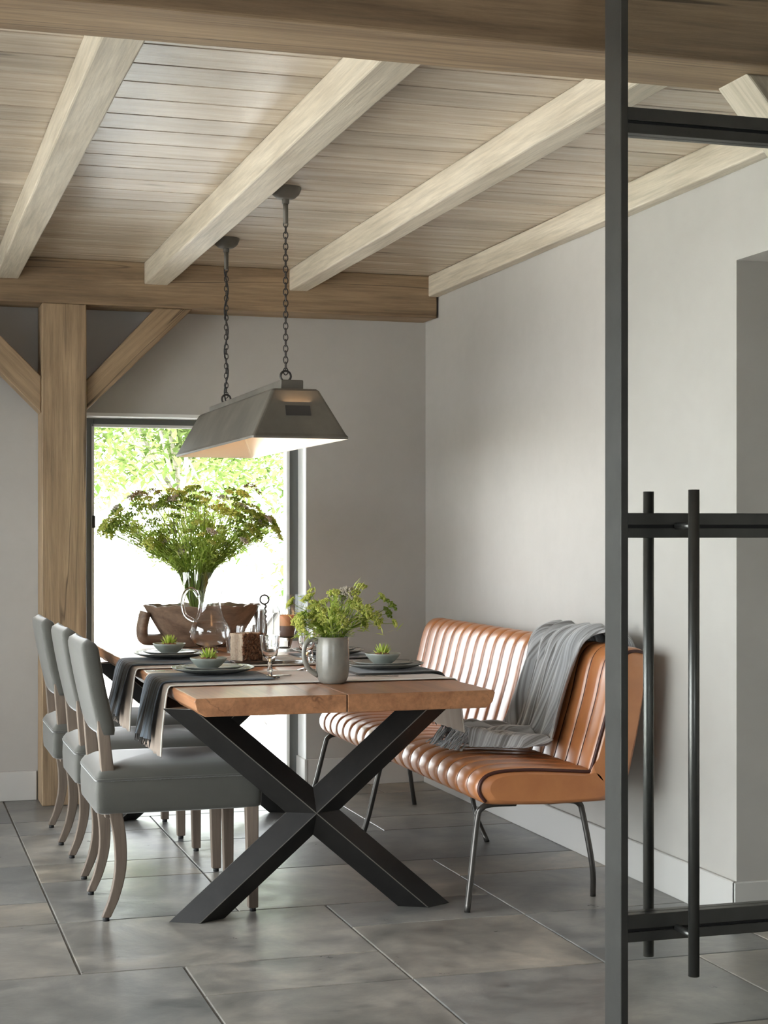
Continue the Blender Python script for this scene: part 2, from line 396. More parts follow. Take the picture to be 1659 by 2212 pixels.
for a, b, c, d in rect:
    x0, x1 = ox+a*ux, ox+b*ux; y0, y1 = oy+c*uy, oy+d*uy
    x0, x1, y0, y1 = max(x0, XL), min(x1, XR+.9), max(y0, YF), min(y1, YB+.12)
    if x1-x0 < .02 or y1-y0 < .02: continue
    box(bm, x0+.0035, x1-.0035, y0+.0035, y1-.0035, -.02, 0, .0025, 2)
box(bm, XL-.2, XR+1, YF-.2, YB+.3, -.08, -.004, mi=1)
struct('floor', bm, ['tile', 'grout'])
# skirting
def skirt(name, parts):
    bm = bmesh.new()
    for p in parts: box(bm, *p, 0, .14, .003, 1)
    struct(name, bm, 'base')
skirt('baseboard_back', [(WX1-.0, XR, YB-.016, YB)]); skirt('baseboard_back_left', [(XL, .70, YB-.016, YB)])
skirt('baseboard_right', [(XR-.016, XR, 4.76, YB-.016), (XR-.016, XR+.9, 4.759, 4.775)])
skirt('baseboard_reveal', [(WX1-.014, WX1+.002, YB-.018, YB+.16)])

# back window
win = bmesh.new(); FY = 8.14
box(win, WX0, .990, FY, FY+.07, 0, WZ, .004, 1); box(win, 1.966, WX1, FY, FY+.07, 0, WZ, .004, 1)
box(win, .99, 1.966, FY, FY+.07, 1.80, WZ, .004, 1); box(win, .99, 1.966, FY, FY+.07, 0, .05, .004, 1)
wo = struct('window_1', win, 'winframe', label='tall grey-framed garden window behind the table')
bm = bmesh.new()
box(bm, .978, .992, FY-.012, FY+.02, .05, 1.812, .003, 1); box(bm, 1.964, 1.980, FY-.012, FY+.02, .05, 1.812, .003, 1); box(bm, .978, 1.98, FY-.012, FY+.02, 1.797, 1.812, .003, 1)
obj('glazing_bead', bm, 'reveal', wo)
obj('glass_pane', bx(.985, 1.97, FY+.03, FY+.036, .05, 1.80), 'pane', wo)
bm = bmesh.new(); tube(bm, [(.988, FY-.02, 1.30), (.988, FY-.02, 1.36)], .008); obj('hinge', bm, 'gunmetal', wo)
# reveal lining, its white colour carries the sunlit brightness
bm = bmesh.new(); box(bm, WX1-.004, WX1+.001, YB-.001, FY, .14, WZ); box(bm, WX0, WX1, YB-.001, FY, WZ-.012, WZ)
box(bm, WX0, WX1, YB-.004, YB, WZ-.012, WZ+.004)
struct('trim_1', bm, 'reveal')
# left glazed opening (source of the room's daylight)
bm = bmesh.new()
for yy in (2.3, 3.94, 5.58, 7.24): box(bm, XL-.16, XL-.1, yy, yy+.06, 0, 2.1)
box(bm, XL-.16, XL-.1, 2.3, 7.3, 2.04, 2.1); box(bm, XL-.16, XL-.1, 2.3, 7.3, 0, .05)
w2 = struct('window_2', bm, 'winframe'); obj('glass_pane', bx(XL-.132, XL-.128, 2.33, 7.27, .05, 2.04), 'pane', w2)
bm = bmesh.new()
for xx in (-.5, .17, .84): box(bm, xx, xx+.06, YF-.15, YF-.09, 1.0, 2.0)
box(bm, -.5, .9, YF-.15, YF-.09, 1.94, 2.0); box(bm, -.5, .9, YF-.15, YF-.09, 1.0, 1.05)
w3 = struct('window_3', bm, 'winframe'); obj('glass_pane', bx(-.47, .87, YF-.122, YF-.118, 1.05, 1.94), 'pane', w3)  # unseen window, added to light the room from the front

# ------------------------------------------------------------ timbers
def timber(name, p0, p1, wd, ht, m, label, cat, group=None, bev=.006, roll=0, cuts=10):
    p0, p1 = Vector(p0), Vector(p1); L = (p1-p0).length
    bm = bmesh.new(); box(bm, 0, L, -wd/2, wd/2, -ht/2, ht/2)
    es = [e for e in bm.edges if abs(e.verts[0].co.x-e.verts[1].co.x) > L*.5]
    bmesh.ops.subdivide_edges(bm, edges=es, cuts=cuts)
    for v in bm.verts:
        q = v.co; 
        if 0 < q.x < L: v.co += Vector((0, random.uniform(-.0012, .0012), random.uniform(-.0012, .0012)))
    o = obj(name, bm, m); bevel(o, bev, 2)
    o.location = p0; d = (p1-p0).normalized()
    o.rotation_mode = 'QUATERNION'
    X = d; Z = Vector((0, 0, 1)); Z = (Z-X*Z.dot(X))
    Z = Z.normalized() if Z.length > .01 else Vector((0, -1, 0)); Y = Z.cross(X)
    o.rotation_quaternion = Matrix((X, Y, Z)).transposed().to_quaternion()
    tag(o, label, cat, group); return o
timber('ceiling_beam', (XL, 3.455, 2.455), (XR, 3.455, 2.455), .23, .21, 'oak', 'wide brown oak beam crossing the ceiling at the top of the photo, above the steel door', 'beam')
timber('ceiling_beam', (XL, 7.872, 2.455), (2.65, 7.872, 2.455), .205, .21, 'oak', 'brown oak beam along the top of the back wall, resting on the post', 'beam')
G = 'pale oak joists under the plank ceiling'
for x0, x1, lb in ((-.92, -.815, None), (-.21, -.105, None), (.493, .60, 'pale oak ceiling joist at the far left of the photo, above the post'),
                   (1.183, 1.296, 'pale oak ceiling joist that the lamp roses sit beside, the middle one of three'),
                   (1.89, 1.982, 'pale oak ceiling joist right of the lamp chains, running behind the steel door stile')):
    timber('ceiling_joist', ((x0+x1)/2, 3.57, 2.5075), ((x0+x1)/2, 7.77, 2.5075), x1-x0, .105, 'joist', lb or 'pale oak ceiling joist further left than the photo shows', 'joist', G)
timber('wall_plate', (2.632, 3.57, 2.5075), (2.632, 7.77, 2.5075), .056, .105, 'joist', 'pale oak rail fixed along the top of the right wall', 'beam')
timber('oak_post', (.8085, 7.873, 0), (.8085, 7.873, 2.35), .2065, .203, 'oak', 'upright oak post with knots standing left of the garden window', 'post', roll=1)
def brace(pa, pb, y, ht, dp, m, label, cutx=None):
    # diagonal brace in a plane of constant y; ends cut vertically (post side) and horizontally (beam side)
    (xa, za, xa2, za2), (xb, zb, xb2, zb2) = pa, pb
    # local coords so that the grain runs along the brace
    d = Vector((xb-xa, 0, zb-za)); L = d.length; ang = math.atan2(d.z, d.x)
    bm = bmesh.new(); pts = []
    for x, z in ((xa, za), (xb, zb), (xb2, zb2), (xa2, za2)):
        dx, dz = x-xa, z-za; pts.append((dx*math.cos(ang)+dz*math.sin(ang), -dx*math.sin(ang)+dz*math.cos(ang)))
    prism(bm, pts, 'y', -dp/2, dp/2)
    o = obj('oak_brace', bm, m); bevel(o, .005, 2); o.location = (xa, y, za); o.rotation_euler = (0, -ang, 0)
    tag(o, label, 'brace'); return o
brace((.9145, 1.853, .9145, 1.993), (1.42, 2.35, 1.245, 2.35), 7.86, 0, .12, 'oak', 'diagonal oak brace from the post up to the back beam, above the window')
brace((.705, 1.835, .705, 2.01), (.19, 2.35, .36, 2.35), 7.86, 0, .12, 'oak', 'diagonal oak brace left of the post, cut by the left edge of the photo')
brace((1.925, 2.35, 2.13, 2.35), (2.477, 1.71, 2.477, 1.91), 3.48, 0, .14, 'joist', 'pale diagonal brace under the front beam in the top right corner')
timber('oak_post', (2.57, 3.455, 0), (2.57, 3.455, 2.35), .18, .16, 'oak', 'oak post against the right wall below the front beam, beyond the right edge', 'post')

# ------------------------------------------------------------ steel glass door
door = bpy.data.objects.new('door_1', None); C.objects.link(door); door['kind'] = 'structure'; door['label'] = 'black steel framed glass door with long tube pulls, open space beyond'
Y0 = 3.0; DX = 1.4285
o = obj('stile', bx(DX-.017, DX, Y0-.0, Y0+.075, .003, 2.50, .0015, 1), 'doorsteel', door)
o = obj('stile_groove', bx(DX, DX+.003, Y0+.03, Y0+.05, .003, 2.5), 'groove', door)
o = obj('stile', bx(2.40, 2.43, Y0, Y0+.06, .003, 2.5, .0015, 1), 'doorsteel', door)
for z0, z1 in ((2.082, 2.134), (1.268, 1.318), (.455, .510)):
    zm = z0+.020
    bm = bmesh.new()
    box(bm, DX, 2.40, Y0+.004, Y0+.045, zm+.006, z1, .001, 1); box(bm, DX, 2.40, Y0+.004, Y0+.045, z0, zm, .001, 1)
    r = obj('rail', bm, 'doorsteel', door)
    obj('rail_groove', bx(DX, 2.40, Y0+.010, Y0+.04, zm, zm+.006), 'groove', r)
for z0, z1 in ((2.134, 2.5), (1.318, 2.082), (.51, 1.268), (.05, .455)): obj('glass_pane', bx(DX, 2.40, Y0+.022, Y0+.028, z0, z1), 'pane', door)
obj('rail', bx(DX, 2.40, Y0+.004, Y0+.045, .005, .05), 'doorsteel', door)
def pull(x, y, z0, z1, s):
    bm = bmesh.new(); tube(bm, [(x, y, z0), (x, y, z1)], .0112, 20)
    h = obj('door_pull', bm, 'doorsteel', door)
    bm = bmesh.new()
    for z in (1.292, .478): tube(bm, [(x, y, z), (x, Y0+(.004 if s < 0 else .045), z)], .007, 12)
    obj('pull_bracket', bm, 'doorsteel', h)
pull(1.5385, Y0-.068, .398, 1.364, -1); pull(1.522, Y0+.10, .398, 1.364, 1)

# ------------------------------------------------------------ dining table
tb = thing('dining_table', 'long oak dining table on black steel X legs, laid for a meal', 'table', (1.424, 6.325, 0))
def T(p): return (p[0]-1.424, p[1]-6.325, p[2])
for i, (x0, x1) in enumerate(((.925, 1.418), (1.4215, 1.925))):
    bm = bmesh.new(); y0, y1 = 5.05, 7.60; N = 26
    left = i == 0
    for e in (0,):
        V = []
        for k in range(N+1):
            yy = y0+(y1-y0)*k/N; j = random.uniform(-.004, .004) if 0 < k < N else 0; j2 = random.uniform(-.006, .006)
            if left: pr = [(x0+.030+j2, .702), (x0+.008+j, .722), (x0+.000+j, .752), (x0+.006+j, .76), (x1, .76), (x1, .702)]
            else: pr = [(x0, .702), (x0, .76), (x1-.006+j, .76), (x1+j, .752), (x1-.008+j, .722), (x1-.030+j2, .702)]
            V.append([bm.verts.new(T((a, yy, b))) for a, b in pr])
        for k in range(N):
            for q in range(6): bm.faces.new((V[k][q], V[k][(q+1) % 6], V[k+1][(q+1) % 6], V[k+1][q]))
        bm.faces.new(V[0][::-1]); bm.faces.new(V[-1])
    bevel(obj('tabletop_board', bm, 'table', tb), .003, 2)
def xframe(yc):
    cz = .352; cx = 1.39
    for nm, s in (('leg', 1), ('leg', -1)):
        x0 = cx-.40*s; x1 = cx+.385*s; z0, z1 = -.15, .86
        if s == 1: A = Vector((.985, yc, 0)); B = Vector((1.80, yc, .702))
        else: A = Vector((1.775, yc, 0)); B = Vector((.965, yc, .702))
        d = (B-A).normalized(); nrm = Vector((-d.z, 0, d.x)); h = .062; dy = .05
        bm = bmesh.new(); rings = []
        for P_, zc in ((A, 0.0), (B, .702)):
            ring = []
            for off in (nrm*h, Vector((0, -dy, 0)), -nrm*h, Vector((0, dy, 0))):
                q = P_+off; t = (zc-q.z)/d.z; ring.append(bm.verts.new(T(q+d*t)))
            rings.append(ring)
        for k in range(4): bm.faces.new((rings[0][k], rings[0][(k+1) % 4], rings[1][(k+1) % 4], rings[1][k]))
        bm.faces.new(rings[0]); bm.faces.new(rings[1])
        lg = obj('leg', bm, 'steel', tb); bevel(lg, .0022, 1)
        lg.data.materials.append(M['edge']); lg.modifiers['bevel'].material = 1
xframe(5.342); xframe(7.30)
for yy in (5.342, 7.30): obj('mounting_plate', bx(1.02-1.424, 1.80-1.424, yy-.05-6.325, yy+.05-6.325, .694, .702), 'steel', tb)

# ------------------------------------------------------------ dining chair
def make_chair(label):
    t = thing('dining_chair', label, 'chair', (.95, 5.63, 0), 0, 'upholstered dining chairs along the left of the table')
    # seat: boxed apron with domed cushion
    bm = bmesh.new()
    W = .232; X0, X1 = -.285, .272
    def rr(u, s, inset):  # rounded rectangle outline point
        a = 2*PI*u; e = .08
        c, sn = math.cos(a), math.sin(a)
        px = (abs(c)**e)*(1 if c >= 0 else -1); py = (abs(sn)**e)*(1 if sn >= 0 else -1)
        return ((X0+X1)/2+px*((X1-X0)/2-inset), py*(W-inset))
    prof = [(.015, .352), (.002, .358), (0, .37), (-.002, .42), (0, .462), (.004, .468), (-.002, .474), (.000, .488), (.012, .505), (.045, .520), (.10, .530), (.16, .535), (.205, .537)]
    rings = []; n = 64
    for ins, z in prof:
        rings.append([bm.verts.new((*rr((k+.5)/n, 1, ins), z-.012*(1 if z > .47 else 0))) for k in range(n)])
    for a, b in zip(rings, rings[1:]):
        for k in range(n):
            f = bm.faces.new((a[k], a[(k+1) % n], b[(k+1) % n], b[k])); f.smooth = True
    bm.faces.new(rings[0][::-1]); bm.faces.new(rings[-1])
    s = obj('seat', bm, 'velvet', t)
    bm = bmesh.new(); tube(bm, [(*rr((k+.5)/n, 1, -.001), .468) for k in range(n)], .0028, 6, closed=True); obj('piping', bm, 'velvet', s)
    # backrest, raked slab with rounded top corners
    bm = bmesh.new(); H = 14; Wb = .218
    def bk(side):
        def f(u, v):
            z = .612+u*.315; y = (v*2-1)
            r = .05; wv = Wb
            if u > .84: wv = Wb-.045*(1-math.sqrt(max(0, 1-((u-.84)/.16)**2)))
            rake = -.255-(.063)*(u**1.1)-.006*math.sin(u*PI); curve = .012*(y*y)
            th = .029*math.sqrt(max(0.0, 1-(abs(y)**60)))*(math.sqrt(max(0, 1-(max(0, u-.88)/.12)**2)) if u > .88 else 1)*(1 if u > .06 else .75+.25*u/.06)
            return Vector((rake+curve+side*max(th, .0), y*wv, z))
        return f
    fa, fb_ = bk(1), bk(-1)
    nu, nv = 22, 28
    A = [[bm.verts.new(fa(i/nu, (1-math.cos(PI*j/nv))/2)) for j in range(nv+1)] for i in range(nu+1)]
    B = [[bm.verts.new(fb_(i/nu, (1-math.cos(PI*j/nv))/2)) for j in range(nv+1)] for i in range(nu+1)]
    for i in range(nu):
        for j in range(nv):
            for q in ((A[i][j], A[i+1][j], A[i+1][j+1], A[i][j+1]), (B[i][j], B[i][j+1], B[i+1][j+1], B[i+1][j])): bm.faces.new(q).smooth = True
    for j in range(nv):
        bm.faces.new((A[0][j], A[0][j+1], B[0][j+1], B[0][j]))
        bm.faces.new((A[nu][j], B[nu][j], B[nu][j+1], A[nu][j+1]))
    bmesh.ops.remove_doubles(bm, verts=bm.verts, dist=.0004)
    obj('backrest', bm, 'velvet', t)
    for sy in (-1, 1):
        bm = bmesh.new(); pts = [(-.232, .34), (-.246, .50), (-.262, .66)]; R = []
        for (x, z), hw in zip(pts, (.022, .021, .018)):
            R.append([bm.verts.new((x+a*hw, sy*.198+b*.0175, z)) for a, b in ((-1, -1), (1, -1), (1, 1), (-1, 1))])
        for a, b in zip(R, R[1:]):
            for k in range(4): bm.faces.new((a[k], a[(k+1) % 4], b[(k+1) % 4], b[k]))
        bm.faces.new(R[0][::-1]); bm.faces.new(R[-1]); bevel(obj('back_upright', bm, 'leg', t), .003)
    def leg(pts, hws, sy, y):
        bm = bmesh.new(); R = []
        for (x, z), hw in zip(pts, hws):
            R.append([bm.verts.new((x+a*hw, sy*y+b*hw*.85, z)) for a, b in ((-1, -1), (1, -1), (1, 1), (-1, 1))])
        for a, b in zip(R, R[1:]):
            for k in range(4):
                f = bm.faces.new((a[k], a[(k+1) % 4], b[(k+1) % 4], b[k]))
        bm.faces.new(R[0][::-1]); bm.faces.new(R[-1]); l = bevel(obj('leg', bm, 'leg', t), .003)
        x, z = pts[0]; b2 = bmesh.new(); tube(b2, [(x, sy*y, 0), (x, sy*y, .014)], .011, 12); obj('glide', b2, 'rubber', l)
    cv = spline([(-.250, .012, 0), (-.222, .08, 0), (-.203, .17, 0), (-.205, .27, 0), (-.222, .37, 0)], 14)
    for sy in (-1, 1):
        leg([(p.x, p.y) for p in cv], [.0145+.0075*i/14 for i in range(15)], sy, .205)
        leg([(.243, .012), (.238, .37)], [.0165, .022], sy, .205)
    return t
c1 = make_chair('grey-green velvet dining chair nearest the camera, left of the table')
c1.location = (.95, 5.63, 0)
dup(c1, (.957, 6.305, 0), 0, 'grey-green velvet dining chair in the middle of the row of three')
dup(c1, (.945, 7.0, 0), 0, 'grey-green velvet dining chair farthest back, beside the oak post')

# ------------------------------------------------------------ bench
bn = thing('leather_bench', 'tan channelled leather bench with tube legs along the right wall', 'bench', (2.25, 6.28, 0))
def sweep_ribs(name, prof, y0, y1, nr, parent, inset_caps=True):
    # prof: closed loop of (x, z, weight)
    P = [Vector((a, b)) for a, b, _ in prof]; Wt = [c for *_, c in prof]; n = len(P)
    c0 = sum(P, Vector((0, 0)))/n; N = []
    for i in range(n):
        t = P[(i+1) % n]-P[i-1]; nn = Vector((t.y, -t.x)).normalized()
        N.append(nn)
    area = sum(P[i].x*P[(i+1) % n].y-P[(i+1) % n].x*P[i].y for i in range(n))
    if area < 0: N = [-q for q in N]
    ys = []; pit = (y1-y0)/nr
    for k in range(nr):
        for f in (0, .025, .055, .10, .18, .35, .5, .65, .82, .90, .945, .975): ys.append((y0+(k+f)*pit, f))
    ys.append((y1, 0)); bm = bmesh.new(); R = []
    for idx, (yy, f) in enumerate(ys):
        dd = min(f, 1-f); off = -.013*math.exp(-(dd/.065)**2)+.0055*math.sin(PI*f)**.4 if f else -.013
        e = min(idx, len(ys)-1-idx); 
        if e == 0: off = -.012
        R.append([bm.verts.new((P[i].x+N[i].x*off*Wt[i]-2.25, yy-6.28, P[i].y+N[i].y*off*Wt[i])) for i in range(n)])
    for a, b in zip(R, R[1:]):
        for i in range(n):
            f = bm.faces.new((a[i], b[i], b[(i+1) % n], a[(i+1) % n])); f.smooth = True
    for R_, s in ((R[0], -1), (R[-1], 1)):
        m = [bm.verts.new((v.co.x*.0+(c0.x-2.25)+(v.co.x-(c0.x-2.25))*.86, v.co.y+s*.012, c0.y+(v.co.z-c0.y)*.80)) for v in R_]
        for i in range(n):
            f = bm.faces.new((R_[i], R_[(i+1) % n], m[(i+1) % n], m[i])); f.smooth = True
        bm.faces.new(m)
    o = obj(name, bm, 'leather', parent)
    # dark red seams, tubes widened to paint the shade of the grooves
    bm = bmesh.new()
    for k in range(0, nr+1):
        yy = y0+k*pit
        pts = [(P[i].x+N[i].x*(-.0065)*Wt[i]-2.25, yy-6.28, P[i].y+N[i].y*(-.0065)*Wt[i]) for i in range(n) if Wt[i] > .5]
        tube(bm, pts, .0062, 6)
    obj('seam', bm, 'piping', o)
    return o
def closed_spline(pts, n):
    N = len(pts); out = []
    for i in range(n):
        t = i/n*N; k = int(t); u = t-k
        a, b, c, d = [Vector(pts[(k+q) % N]) for q in (-1, 0, 1, 2)]
        out.append(tuple(.5*((2*b)+(c-a)*u+(2*a-5*b+4*c-d)*u*u+(3*b-a-3*c+d)*u**3)))
    return out
seat_p = closed_spline([(1.985, .352, .35), (1.940, .372, 1), (1.926, .410, 1), (1.945, .448, 1), (1.995, .468, 1), (2.10, .472, 1), (2.22, .465, 1), (2.33, .456, 1), (2.40, .45, 0), (2.43, .40, 0), (2.42, .352, 0), (2.3, .345, 0), (2.15, .345, 0)], 60)
seat_p = [(a, b, max(0, min(1, c))) for a, b, c in seat_p]
back_p = closed_spline([(2.335, .43, 0), (2.345, .47, 1), (2.375, .57, 1), (2.408, .68, 1), (2.432, .78, 1), (2.452, .835, 1), (2.485, .865, 1), (2.53, .868, 1), (2.562, .845, .4), (2.555, .78, 0), (2.53, .62, 0), (2.50, .48, 0), (2.47, .38, 0), (2.43, .355, 0), (2.37, .37, 0)], 66)
back_p = [(a, b, max(0, min(1, c))) for a, b, c in back_p]
sweep_ribs('seat', seat_p, 5.225, 7.33, 20, bn)
sweep_ribs('backrest', back_p, 5.225, 7.36, 20, bn)
for yy, dy in ((5.26, -.07), (6.42, .06), (7.28, .08)):
    for front in (1, 0):
        bm = bmesh.new()
        if front: pts = [(2.08, yy, .347), (1.99, yy, .347), (1.955, yy, .335), (1.94, yy, .30), (1.905, yy+dy*.5, .12), (1.877, yy+dy, 0)]
        else: pts = [(2.20, yy, .347), (2.28, yy, .347), (2.315, yy, .335), (2.33, yy, .30), (2.36, yy+dy*.2, .12), (2.385, yy-dy*.5 if yy < 6 else yy+dy*.5-.1*(yy < 7), 0)]
        q = spline([(a-2.25, b-6.28, c) for a, b, c in pts], 24); tube(bm, q, .0105, 14)
        obj('leg', bm, 'gunmetal', bn)
bm = bmesh.new(); tube(bm, [(2.0-2.25, -1.0, .345), (2.0-2.25, 1.0, .345)], .008); tube(bm, [(2.3-2.25, -1.0, .345), (2.3-2.25, 1.0, .345)], .008)
obj('under_rail', bm, 'gunmetal', bn)

# throw
th = bmesh.new()
path = spline([(2.600, 0, .70), (2.597, 0, .82), (2.565, 0, .895), (2.50, 0, .90), (2.445, 0, .865), (2.415, 0, .78), (2.375, 0, .65), (2.335, 0, .53), (2.295, 0, .50), (2.20, 0, .497), (2.10, 0, .496), (2.03, 0, .494)], 90)
ylo = [5.42, 5.42, 5.43, 5.44, 5.45, 5.46, 5.46, 5.45, 5.44, 5.47, 5.55, 5.60]
yhi = [5.98, 6.0, 6.0, 6.0, 5.99, 5.97, 5.98, 6.0, 6.0, 5.98, 5.92, 5.85]
def lerp(L, u):
    t = u*(len(L)-1); k = min(int(t), len(L)-2); return L[k]+(L[k+1]-L[k])*(t-k)
rt = random.Random(5); ph = [rt.uniform(0, 6.28) for _ in range(6)]
def thr(u, v):
    i = u*90; k = min(int(i), 89); p = path[k].lerp(path[k+1], i-k)
    tg = (path[min(k+1, 90)]-path[max(k-1, 0)]).normalized(); nn = Vector((tg.z, 0, -tg.x)); nn = -nn if nn.dot(Vector((-1, 0, 1))) < 0 else nn
    if u < .22: nn = Vector((1, 0, .3)).normalized()
    y = lerp(ylo, u)+(lerp(yhi, u)-lerp(ylo, u))*v
    y += .012*math.sin(u*7+ph[0]+v*4)
    am = .009+.013*min(1, max(0, (u-.2)/.5))
    f = am*(math.sin(v*38+ph[1]+2.0*math.sin(u*3))+.6*math.sin(v*67+ph[2]+u*5)+.35*math.sin(v*23-u*9+ph[3]))
    pool = max(0, (u-.66)/.34)
    f += pool*(.028*(1+math.sin(v*15+u*22+ph[4]))*.5+.016*(1+math.sin(v*9-u*31+ph[5])))*math.sin(PI*min(1, max(.0, v*1.0+.02)))**.4
    return p+Vector((0, y, 0))+nn*(max(f, -.011)+.019)
grid(th, thr, 110, 90)
throw = solid(obj('linen_throw', th, 'throw', smooth=True), .003)
tag(throw, 'grey-blue striped linen throw draped over the bench back and pooling on its seat', 'throw')
bm = bmesh.new()
for k in range(70):
    v = k/69; p = thr(1, v); a = Vector((-rt.uniform(.03, .075), rt.uniform(-.02, .02), 0))
    q = p+a; q.z = .486+rt.uniform(0, .008); mid = (p+q)/2+Vector((0, rt.uniform(-.01, .01), rt.uniform(0, .01)))
    tube(bm, [p, mid, q], .0022, 4)
obj('fringe', bm, 'throw', throw)

# ------------------------------------------------------------ pendant lamp
pl = thing('pendant_lamp', 'long aged zinc trough pendant lamp hung on two chains over the table', 'lamp', (1.43, 6.5, 1.615))
LX, LY, LZ = 1.43, 6.5, 1.615
def frust(prof, th=None):
    bm = bmesh.new(); R = []
    for hx, hy, z in prof:
        r = .012; pts = []
        for sx, sy in ((1, 1), (-1, 1), (-1, -1), (1, -1)):
            for q in range(4):
                a = PI/2*q/3+{(1, 1): 0, (-1, 1): PI/2, (-1, -1): PI, (1, -1): 1.5*PI}[(sx, sy)]
                pts.append(bm.verts.new((sx*(hx-r)+r*math.cos(a), sy*(hy-r)+r*math.sin(a), z)))
        R.append(pts)
    n = 16
    for a, b in zip(R, R[1:]):
        for k in range(n):
            f = bm.faces.new((a[k], a[(k+1) % n], b[(k+1) % n], b[k])); f.smooth = False
    return bm, R
bm, R = frust([(.178, .80, 0), (.179, .801, .008), (.172, .792, .018), (.090, .722, .178), (.082, .714, .185), (.05, .60, .186)])
bm.faces.new(R[-1])
sh = obj('shade', bm, 'zinc', pl)
bm, R = frust([(.178, .80, 0), (.174, .796, .002), (.168, .788, .018), (.086, .718, .175)])
bm.faces.new(R[-1])
sh2 = obj('shade_lining', bm, 'zincin', sh)
bevel(obj('cap', bx(-.043, .043, -.665, .70, .184, .222), 'zinc', pl), .004)
obj('plaque', bx(-.046, .046, -.7585, -.7525, .085, .122), 'plaque', pl)
for c in kids(pl):
    if c.name.startswith('plaque'): c.rotation_euler = (0, 0, 0)
    # lean of the end face
pq = [c for c in kids(pl) if c.name.startswith('plaque')][0]
me = pq.data
for v in me.vertices:
    z = v.co.z; yf = -(.792-(z-.018)/.16*.07)
    v.co.y = yf-.003+(.006 if v.co.y > -.7555 else 0)
bm = bmesh.new()
for i in range(40):
    yy = -.60+i*.03; torus(bm, (0, yy, .11), .016, .0025, 'y', 10, 4)
tube(bm, [(0, -.62, .11), (0, .62, .11)], .012, 10); 
for yy in (-.5, .5): tube(bm, [(0, yy, .11), (0, yy, .18)], .006)
obj('lamp_tube', bm, 'zincin', pl)
for yy in (-.45, .45):
    l = light('lamp_glow', 'AREA', (1.43, 6.5+yy, 1.615+.135), (PI, 0, 0), 2.2, (1, .62, .34), shape='RECTANGLE', size=.1, size_y=.7)
for ry, cord in ((-.565, 0), (.54, 1)):
    bm = bmesh.new(); torus(bm, (0, ry, .222+.022), .0195, .0042, 'y', 24, 8)
    obj('ring', bm, 'iron', pl)
    bm = bmesh.new(); z = .262; k = 0; top = 2.425-LZ
    L = .0265
    nl = int((top-z)/(L*.78)); st = (top-z)/nl
    for k in range(nl+1):
        torus(bm, (0, ry, z+k*st), .0085, .0021, 'y' if k % 2 == 0 else 'x', 12, 6, 1, 1.62)
    obj('chain', bm, 'iron', pl)
    bm = bmesh.new(); tube(bm, [(0, ry, 2.425-LZ), (0, ry, 2.53-LZ)], .0095, 14); tube(bm, [(0, ry, 2.50-LZ), (0, ry, 2.535-LZ)], .0135, 14)
    obj('rod', bm, 'zinc', pl)
    lobj('ceiling_rose', [(0, -.044), (.020, -.044), (.034, -.040), (.050, -.026), (.057, -.008), (.058, 0), (0, 0)], 'zinc', pl, (0, ry, 2.56-LZ), 32)
    if cord:
        pts = []
        for i in range(90):
            t = i/89; a = t*22; pts.append((.008*math.cos(a), ry+.008*math.sin(a), .19+t*(2.43-LZ-.19)))
        bm = bmesh.new(); tube(bm, pts, .0032, 6); obj('power_cord', bm, 'rubber', pl)

# ------------------------------------------------------------ linens
def cloth(name, m, path, y0, y1, label, cat, group, thick=.002, wav=.003, lift=0, drift=(0, 0), nu=70, nv=30, fold=0, seed=0):
    q = spline([(a, 0, b) for a, b in path], nu); r = random.Random(seed); p1, p2 = r.uniform(0, 6), r.uniform(0, 6)
    bm = bmesh.new()
    def f(u, v):
        p = q[int(round(u*nu))]; hang = max(0, (.74-p.z)/.2)
        yy = y0+(y1-y0)*v
        yc = (y0+y1)/2; yy = yc+(yy-yc)*(1-.16*hang*fold)
        sx = 1 if p.x > 1.4 else -1
        off = (wav+.017*hang*fold)*(math.sin(v*17+p1+u*2)+.5*math.sin(v*31+p2))*min(1, hang+.12)
        return Vector((p.x+sx*abs(off) if hang > 0 else p.x, yy+drift[0 if sx < 0 else 1]*hang, p.z+lift+(abs(off)*.5 if hang <= 0 else 0)))
    grid(bm, f, nu, nv); o = solid(obj(name, bm, m, smooth=True), thick)
    return tag(o, label, cat, group), f
TT = .762
def place_left(yc, which, zl=.545):
    o, f = cloth('table_runner', 'runner', [(.885, .53), (.892, .62), (.905, .72), (.913, .757), (.935, .7635), (1.0, .7635), (1.2, .7635), (1.42, .7635), (1.6, .7635), (1.8, .7635), (1.90, .7635), (1.931, .757), (1.945, .72), (1.955, .63), (1.962, .57)],
                 yc-.28, yc+.20, f'beige linen cross runner {which}', 'runner', 'linen runners laid across the table', .0016, .002, 0, (-.03, .0), 120, 26, .25, int(yc*10))
    bm = bmesh.new()
    for v, s in ((0.0, 1), (1.0, -1)):
        pts = [f(i/120, v)+Vector((0, 0, .0)) for i in range(121)]
        V = [(bm.verts.new(p+Vector((-.002 if p.z < .74 and p.x < 1 else 0, 0, .0015))), bm.verts.new(p+Vector((-.002 if p.z < .74 and p.x < 1 else 0, s*.016, .0015)))) for p in pts]
        for a, b in zip(V, V[1:]): bm.faces.new((a[0], b[0], b[1], a[1])).smooth = True
    solid(obj('hem', bm, 'trim', o), .003)
place_left(5.73, 'nearest the camera, under the first place settings')
place_left(6.46, 'second from the camera')
